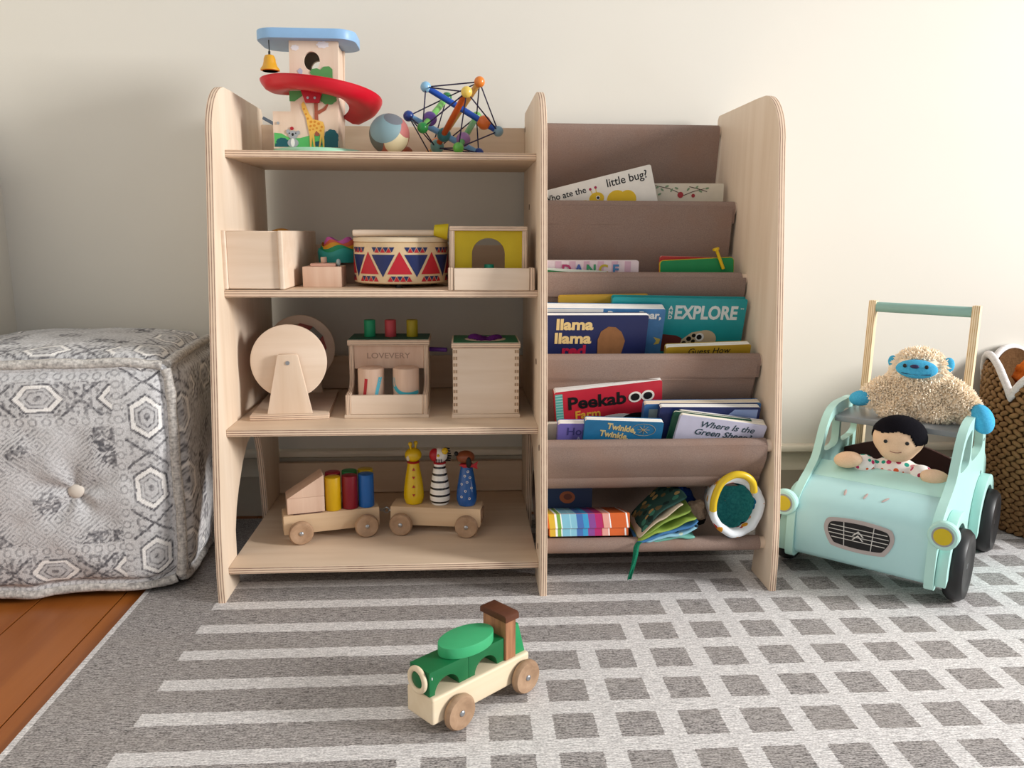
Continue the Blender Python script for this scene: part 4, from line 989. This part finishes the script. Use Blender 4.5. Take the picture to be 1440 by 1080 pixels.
def ccw(c, n=5): return [(p.x, p.y) for p in catmull([(a, b, 0) for a, b in c], n, True)]
win1 = ccw([(.096, .220), (.082, .252), (.062, .272), (.030, .281), (.012, .278), (.010, .222), (.05, .214)], 4)
win2 = ccw([(-.008, .222), (-.010, .278), (-.045, .282), (-.09, .276), (-.115, .256), (-.122, .222), (-.06, .214)], 4)
for s in (1, -1):
    y0, y1 = (.1135, .1285) if s > 0 else (-.1285, -.1135)
    obj('side_panel', G().prism(side, y0, y1, 'y', holes=[win1, win2]), MINT, t, smooth=50)
    yf0, yf1 = (.1287, .1465) if s > 0 else (-.1465, -.1287)
    for xc in (.146, -.146):
        ar = [(xc + .088 * math.cos(R(a)), .062 + .098 * math.sin(R(a))) for a in range(-8, 189, 8)] + [(xc + .070 * math.cos(R(a)), .062 + .076 * math.sin(R(a))) for a in range(188, -9, -8)]
        obj('fender', G().prism(ar, yf0, yf1, 'y', bev=.002), MINT, t, smooth=50)
        w_ = obj('wheel', G().lathe([(.040, .0), (.046, -.003), (.058, -.002), (.0645, .005), (.065, .012), (.0645, .022), (.058, .029), (.046, .030), (.040, .027)], 56, 0, Tm(xc, s * .150, .065) @ Rx(R(-90 if s > 0 else 90)) @ Tm(0, 0, -.0135)), paint('#17181a', .45, .5), t)
        obj('hub', G().lathe([(1e-5, .008), (.036, .006), (.041, .004), (.041, .024), (.034, .0245), (1e-5, .0245)], 40, 0, Tm(xc, s * .150, .065) @ Rx(R(-90 if s > 0 else 90)) @ Tm(0, 0, -.0135)), paint('#9aa0a8', .4), w_)
        obj('bolt', G().cyl((xc, s * .161, .065), (xc, s * .1635, .065), .006, seg=12), STEEL, w_)
    hl = obj('headlight', G().lathe([(.022, 0), (.0245, .002), (.0245, .014), (.022, .0165), (1e-5, .0166)], 40, 0, Tm(.229, s * .136, .143) @ Ry(R(90))), MINT, t)
    obj('light_ring', G().lathe([(.0175, 0), (.0175, .0006), (1e-5, .0006)], 36, 0, Tm(.2455, s * .136, .143) @ Ry(R(90))), paint('#9a9da0'), hl)
    obj('light_lens', G().lathe([(.0145, 0), (.0145, .0006), (1e-5, .0006)], 36, 0, Tm(.2462, s * .136, .143) @ Ry(R(90))), paint('#d0b81c', .4), hl)
    for bx_, bz_ in ((-.135, .235), (-.03, .29), (-.14, .165)): obj('bolt', G().cyl((bx_, s * .1284, bz_), (bx_, s * .1298, bz_), .0035, seg=10), STEEL, t)
    pm = wood('post_ply', '#ead6b4', '#d9bf97', 'z') if s > 0 else pm
    obj('handle_post', G().box((-.011, -.0075, 0), (.011, .0075, .445), .003, 2, M=Tm(-.082, s * .096, .062) @ Ry(R(-2.5))), pm, t, ply='q')
obj('handle_bar', G().cyl((-.1005, -.0885, .493), (-.1005, .0885, .493), .0105, seg=24), paint('#8fb8b0', .4), t)
hood = [(.228, .049), (.2345, .056), (.2365, .10), (.2360, .128), (.228, .147), (.208, .163), (.185, .174), (.158, .184)]
hi = [(x - .010, z - .006) for x, z in hood]
obj('hood', G().prism(hood + hi[::-1], -.1132, .1132, 'y'), MINT2, t, smooth=60)
obj('cowl', G().prism([(.1572, .1842), (.157, .172), (.105, .192), (.108, .2035)], -.1132, .1132, 'y'), MINT, t, smooth=30)
obj('seat_board', G().box((-.10, -.1132, .270), (.046, .1132, .281), .002, 2), GREY, t)
obj('floor_board', G().box((-.205, -.1132, .052), (.222, .1132, .062)), MINT, t)
obj('rear_panel', G().box((-.205, -.1132, .0625), (-.195, .1132, .17), .001, 1), MINT, t)
sb = [(-.1125, .10)] + [(-.1125 + .225 * k / 16, .198 + .030 * math.sin(PI * k / 16)) for k in range(17)] + [(.1125, .10)]
obj('seat_back', G().prism([(y, z) for y, z in sb], -.045, -.037, 'x'), paint('#43201a', .6), t, smooth=50)
gx = .2366
gpoly = [(-.060, .108), (-.058, .126), (-.046, .1335), (.0, .1375), (.046, .1335), (.058, .126), (.060, .108), (.050, .086), (.040, .0795), (0, .0765), (-.040, .0795), (-.050, .086)]
gp = [(p.x, p.y) for p in catmull([(a, b, 0) for a, b in gpoly], 4, True)]
obj('grille_frame', G().prism(gp, gx, gx + .0012, 'x'), paint('#b3aaa8', .4), t)
gi = [(a * .88, .107 + (b - .107) * .76) for a, b in gp]; gr_ = obj('grille', G().prism(gi, gx + .0012, gx + .0016, 'x'), paint('#0d0d10', .4), t)
LW = paint('#d8d6d2', .4)
for z, hw in ((.0975, .046), (.1050, .051), (.1125, .0515), (.1200, .049)): obj('grille_bar', G().box((gx + .0016, -hw, z - .0006), (gx + .0022, hw, z + .0006)), LW, gr_, smooth=0)
for y, lean_ in ((-.026, .003), (.026, -.003)): obj('grille_bar', G().prism([(y - .0006 + lean_, .085), (y + .0006 + lean_, .085), (y + .0006, .129), (y - .0006, .129)], gx + .0016, gx + .0023, 'x'), LW, gr_, smooth=0)
for z in (.104, .1115): obj('chevron_emblem', G().prism([(-.010, z - .004), (0, z + .006), (.010, z - .004), (.0075, z - .004), (0, z + .0032), (-.0075, z - .004)], gx + .0018, gx + .0028, 'x'), LW, gr_, smooth=0)
for y, a in ((-.040, 6), (-.004, -10), (.030, -32)): obj('hood_vent', G().ball((0, 0, 0), .010, 12, 8, 0, (.9, .25, .06), Tm(.1935, y, .1708) @ Ry(R(25)) @ Rz(R(a))), paint('#c4b0ac'), t)

# plush yeti sitting on the seat board
YO = carpt(-.035, .018, .2812); YA = R(-33)
t = thing('plush_yeti', 'cream furry plush yeti with blue face and hands on the walker', 'plush toy', YO, (0, 0, YA)); t.scale = (.86, .9, .93)
I4 = Matrix()
skin = blob('fur_base', [((0, .005, .045), .06, (1.25, .75, .85), None), ((0, .008, .075), .055, (1.18, .78, .9), None), ((0, -.002, .105), .052, (1.08, .82, .82), None), ((-.070, -.005, .052), .030, (1.1, .9, .9), None), ((-.090, -.012, .042), .026, (1.1, .9, .85), None), ((.068, -.004, .058), .030, (1.1, .9, .95), None), ((.090, -.010, .045), .028, (1, .95, 1), None), ((.105, -.014, .030), .026, (.95, .95, 1.1), None), ((-.045, -.02, .018), .028, (1.2, 1, .65), None), ((.045, -.02, .018), .028, (1.2, 1, .65), None)], .005, 8)
CRM2 = cloth('cream_fur', '#f6e6d0', '#ecd8bc', 300, .95, .5)
obj('body', skin, CRM2, t, smooth=80)
fc = Vector((-.004, -.049, .113))
def fur(g, n, ln, keep, seed):
    r_ = random.Random(seed); out = G(); F_ = g.f; Vv = [Vector(v) for v in g.v]
    for _ in range(n):
        f = r_.choice(F_); p = sum((Vv[i] for i in f), Vector()) / len(f); nn = (Vv[f[1]] - Vv[f[0]]).cross(Vv[f[2]] - Vv[f[0]])
        if nn.length < 1e-12: continue
        nn.normalize(); p = p + Vector((r_.uniform(-.002, .002), r_.uniform(-.002, .002), r_.uniform(-.002, .002)))
        if not keep(p): continue
        d = Vector((r_.uniform(-.7, .7), r_.uniform(-.4, .4), r_.uniform(-1.0, .35))); d = (nn * .75 + d * .75).normalized(); L = ln * r_.uniform(.6, 1.25)
        t1 = nn.orthogonal().normalized(); t2 = nn.cross(t1); w_ = r_.uniform(.0022, .0034); m = p + nn * L * .55 + d * L * .2; e = p + nn * L * .6 + d * L * .7
        vs = [tuple(p + (t1 * math.cos(a) + t2 * math.sin(a)) * w_ - nn * .001) for a in (0, 2.09, 4.19)] + [tuple(m + (t1 * math.cos(a) + t2 * math.sin(a)) * w_ * .85) for a in (0, 2.09, 4.19)] + [tuple(e)]
        out.add(vs, [(0, 1, 4, 3), (1, 2, 5, 4), (2, 0, 3, 5), (3, 4, 6), (4, 5, 6), (5, 3, 6)])
    return out
def keep(p):
    if p.y < -.02 and abs(p.x - fc.x) < .044 and abs(p.z - fc.z) < .0175: return False
    return p.z > .004
fo = obj('fur', fur(skin, 9000, .0075, keep, 3), paint('#fff0da', .9, .1, .02), t, smooth=60); fo['kind'] = 'stuff'
BLUEF = cloth('blue_plush', '#54b4dc', '#3f9fcc', 500, .9, .3)
face = obj('face', G().ball(fc, .044, 36, 20, 0, (.98, .28, .46), Rx(R(-22))), BLUEF, t, smooth=80)
obj('nose', G().ball(fc + Vector((-.004, -.0128, .0068)), .0085, 16, 10, 0, (1.1, .35, .5), Rx(R(-22))), paint('#2a2350'), face)
for sx in (-.024, .020): obj('eye', G().ball(fc + Vector((sx, -.0112, .007)), .0042, 14, 8, 0, (1, .5, 1)), BLACK, face)
obj('mouth', G().tube([tuple(fc + Vector((x, -.0128 + .00022 * abs(x * 1000) * .25, -.0085 - .0015 * (1 - (x / .03) ** 2)))) for x in [-.030 + .0035 * k for k in range(18)]], .0009, 6), paint('#1c2c4c'), face)
for sx, r_ in ((1, .016), (-1, .0125)): obj('ear', G().ball((sx * .058, -.004, .120), r_, 20, 14, 0, (.75, .5, 1)), BLUEF, t, smooth=80)
obj('hand', G().ball((-.1165, -.024, .036), .024, 24, 16, 0, (1.1, .85, .70), Ry(R(-8))), BLUEF, t, smooth=80)
obj('hand', G().ball((.134, -.034, .018), .029, 24, 16, 0, (.80, .8, 1.10), Ry(R(-28))), BLUEF, t, smooth=80)

# doll in the driver's seat
DO = carpt(.086, .018, .072); DA = R(-31)
t = thing('doll', 'soft fabric doll with black hair and dotted shirt sitting in the car', 'doll', DO, (0, 0, DA))
SKIN = cloth('doll_skin', '#e9c9ab', '#e0bd9c', 900, .85, .1)
def dots():
    m = NT('dotted_shirt'); v = m.n('ShaderNodeTexVoronoi'); v.inputs['Scale'].default_value = 78; v.inputs['Randomness'].default_value = .45
    m.l(m.coord(), v.inputs['Vector']); f = m.m2('LESS_THAN', v.outputs['Distance'], .36)
    sp = m.n('ShaderNodeSeparateColor'); m.l(v.outputs['Color'], sp.inputs[0]); rp = m.n('ShaderNodeValToRGB'); rp.color_ramp.interpolation = 'CONSTANT'; m.l(sp.outputs[0], rp.inputs[0])
    e = rp.color_ramp.elements; e[0].color = lin('#c83a6a'); e[1].color = lin('#2f9a86'); e[1].position = .8
    for p_, h_ in ((.2, '#d9603a'), (.4, '#e0a23a'), (.5, '#d89aa0'), (.65, '#a83a56')): e.new(p_).color = lin(h_)
    return m.out(m.mix(f, lin('#ece6e2'), rp.outputs[0]), .85, .1)
SHIRT = dots()
obj('shirt', blob('shirt', [((0, .01, .06), .05, (.95, .7, 1.2), None), ((0, .004, .125), .036, (1.25, .75, .8), None), ((-.046, -.004, .132), .0185, (1, .9, .9), None), ((.040, -.008, .130), .0185, (1, .9, .9), None)], .004, 8), SHIRT, t, smooth=80)
hb = blob('head', [((0, 0, .190), .040, (1.14, .80, .94), None), ((0, -.004, .176), .034, (1.05, .82, .9), None)], .0035, 8)
hd = obj('head', hb, SKIN, t, smooth=80)
hair = G(); hair.ball((.001, .004, .194), .0425, 110, 70, 0, (1.16, .84, .96))
hv = hair.v; keepf = []
def is_hair(p):
    x, y, z = p
    line = .209 - .006 * abs(math.sin(abs(x) * 55)) + (-.020 if x > .018 and y < 0 else 0) * min(1, (x - .018) / .012)
    return z > line or y > .010
keepf = [f for f in hair.f if all(is_hair(hv[i]) for i in f)]
hair.f = keepf; hair.m = [0] * len(keepf)
o = obj('hair', hair, cloth('black_hair', '#15131a', '#0c0b10', 700, .95, .3), hd, smooth=80); md = o.modifiers.new('thick', 'SOLIDIFY'); md.thickness = .004; md.offset = -1
for sx in (-.0205, .016): obj('eye', G().ball((sx, -.0335, .190), .0036, 14, 8, 0, (1, .5, 1)), BLACK, hd)
obj('mouth', G().tube([(x - .002, -.0337 + 2.2 * x * x, .170 + 26 * x * x) for x in [-.010 + .00143 * k for k in range(15)]], .0007, 6), paint('#8a5348'), hd)
for sx, ax, ay, az, px_, py_, pz_ in ((-1, -.083, -.026, .144, -.056, -.012, .137), (1, .068, -.034, .131, .045, -.018, .131)):
    a = Ry(R(sx * 14)) @ Rz(R(sx * 18))
    obj('arm', G().ball((ax, ay, az), .0195, 26, 16, 0, (1.4, .85, .82), a), SKIN, t, smooth=80)
    obj('sleeve', G().ball((px_, py_, pz_), .0185, 24, 14, 0, (1.15, .95, .95), a), SHIRT, t, smooth=80)

# ------------------------------------------------------------------ basket
t = thing('basket', 'brown woven basket with white scalloped rim behind the walker', 'basket', (1.262, -.157, 0))
def rimz(a):
    return .300 + .080 * abs(math.sin(3 * (a - R(192)))) ** .75
def brad(z): return .143 + (.176 - .143) * min(1, z / .34) + .010 * math.sin(PI * min(1, z / .36))
NA = 320
BK = cloth('basket_core', '#6b4c30', '#553a22', 300)
obj('basket_wall', G().grid(lambda u, v: ((brad(rimz(2 * PI * u) * v) - .004) * math.cos(2 * PI * u), (brad(rimz(2 * PI * u) * v) - .004) * math.sin(2 * PI * u), .002 + rimz(2 * PI * u) * v), NA, 16).grid(lambda u, v: ((brad(rimz(2 * PI * u) * v) - .010) * math.cos(-2 * PI * u), (brad(rimz(2 * PI * u) * v) - .010) * math.sin(-2 * PI * u), .002 + rimz(-2 * PI * u) * v), NA, 16).lathe([(.138, 0), (.138, .006)], 48), BK, t)
BW = wood('basket_strand', '#a07a4e', '#6f4e2e', 'z', .7, 2.5)
g = G(); rw = .0118; z = .008; k = 0
while z < .37:
    n = 46
    for i in range(n):
        a = 2 * PI * (i + .5 * (k % 2)) / n
        if z > rimz(a) - .008: continue
        r_ = brad(z); M = Tm(r_ * math.cos(a), r_ * math.sin(a), z) @ Rz(a + PI / 2) @ Ry(R(24 if k % 2 else -24) + rnd.uniform(-.12, .12))
        g.ball((0, 0, 0), .0062, 8, 6, 0, (2.05, .75, .92 + rnd.uniform(-.1, .1)), M) if False else g.lathe([(1e-5, -.0062), (.0046, -.004), (.0062, 0), (.0046, .004), (1e-5, .0062)], 8, 0, M @ Matrix.Diagonal((2.1, .8, 1.0, 1)))
    z += rw; k += 1
o = obj('woven_strands', g, BW, t, smooth=80); o['kind'] = 'stuff'
pts = [((brad(rimz(2 * PI * i / 480)) + .001) * math.cos(2 * PI * i / 480), (brad(rimz(2 * PI * i / 480)) + .001) * math.sin(2 * PI * i / 480), rimz(2 * PI * i / 480) + .003) for i in range(480)]
obj('rim_trim', G().tube(pts, .0080, 10, True), cloth('white_trim', '#ece8e6', '#d6d0ce', 400, .95, .5), t, smooth=80)
crumple((1.195, -.135, .340), .052, (1, .9, .75), .22, cloth('orange_plush', '#d9762a', '#c45a1e', 300), 'plush_toy', 'orange plush toy lying in the woven basket', 'plush toy', 21)
crumple((1.160, -.185, .300), .042, (1.05, .9, .85), .25, cloth('red_plush', '#a8222a', '#8a1820', 300), 'plush_toy', 'red plush toy in the basket below the orange one', 'plush toy', 33)
crumple((1.185, -.215, .338), .030, (1.5, .8, .5), .3, cloth('grey_plush', '#6f726c', '#585b56', 300), 'plush_toy', 'grey plush toy on top of the red one in the basket', 'plush toy', 41)

# ------------------------------------------------------------------ engine on the rug
EA = math.atan2(.656, .754)
t = thing('toy_engine', 'wooden toy locomotive with green boiler and walnut cab on the rug', 'toy train', (-.061, -.777, 0), (0, 0, EA))
obj('chassis', G().box((-.089, -.0270, .0175), (.088, .0270, .0550), .004, 3), CREAM_WOOD, t)
wheels(t, (-.049, .074), .0285, .0245)
GRN = paint('#0f6a3b', .45, .4)
def arch(x0, x1, z0, z1, r_, cxs):
    o = [(x0, z1), (x0, z0)]
    for c in cxs: o += [(c + r_ * math.cos(a), z0 + r_ * .95 * math.sin(a)) for a in [PI - PI * k / 14 for k in range(15)]]
    return o + [(x1, z0), (x1, z1)]
obj('boiler', G().prism(arch(-.088, -.0215, .0552, .089, .0205, (-.0585,)), -.0205, .0205, 'y', bev=.001), GRN, t, smooth=40)
obj('boiler', G().prism(arch(-.0213, .0440, .0552, .089, .0205, (.0105,)), -.0205, .0205, 'y', bev=.001), GRN, t, smooth=40)
obj('oval_dome', G().prism(disc(-.008, 0, .0445, .0270, 48), .0892, .1045, 'z', bev=.0015), paint('#3fae74', .4, .4), t, smooth=40)
obj('cab', G().box((.0445, -.0235, .0552), (.0645, .0235, .1135), .001, 1), STRIPE_WOOD, t)
obj('cab_roof', G().prism([(-.0265, .1137), (.0265, .1137), (.0265, .121), (.0235, .1235), (-.0235, .1235), (-.0265, .121)], .0415, .0675, 'x', bev=.001), WALNUT, t)
obj('tender', G().prism([(.0647, .0552), (.0850, .0552), (.0720, .1015), (.0647, .1015)], -.0205, .0205, 'y', bev=.0008), paint('#1f9358', .45), t)
obj('nose_ring', G().tube([(-.0915, .0150 * math.cos(a), .0735 + .0150 * math.sin(a)) for a in [2 * PI * k / 32 for k in range(32)]], .0038, 12, True), CREAM_WOOD, t)
obj('nose_plug', G().lathe([(.0115, 0), (.0115, .003), (.0095, .0045), (1e-5, .0046)], 28, 0, Tm(-.0885, 0, .0735) @ Ry(R(-90))), paint('#0f6638', .4), t)
obj('paint_chip', G().box((-.0845, -.0211, .0785), (-.0835, -.0204, .0820)), WHITE, t, smooth=0)
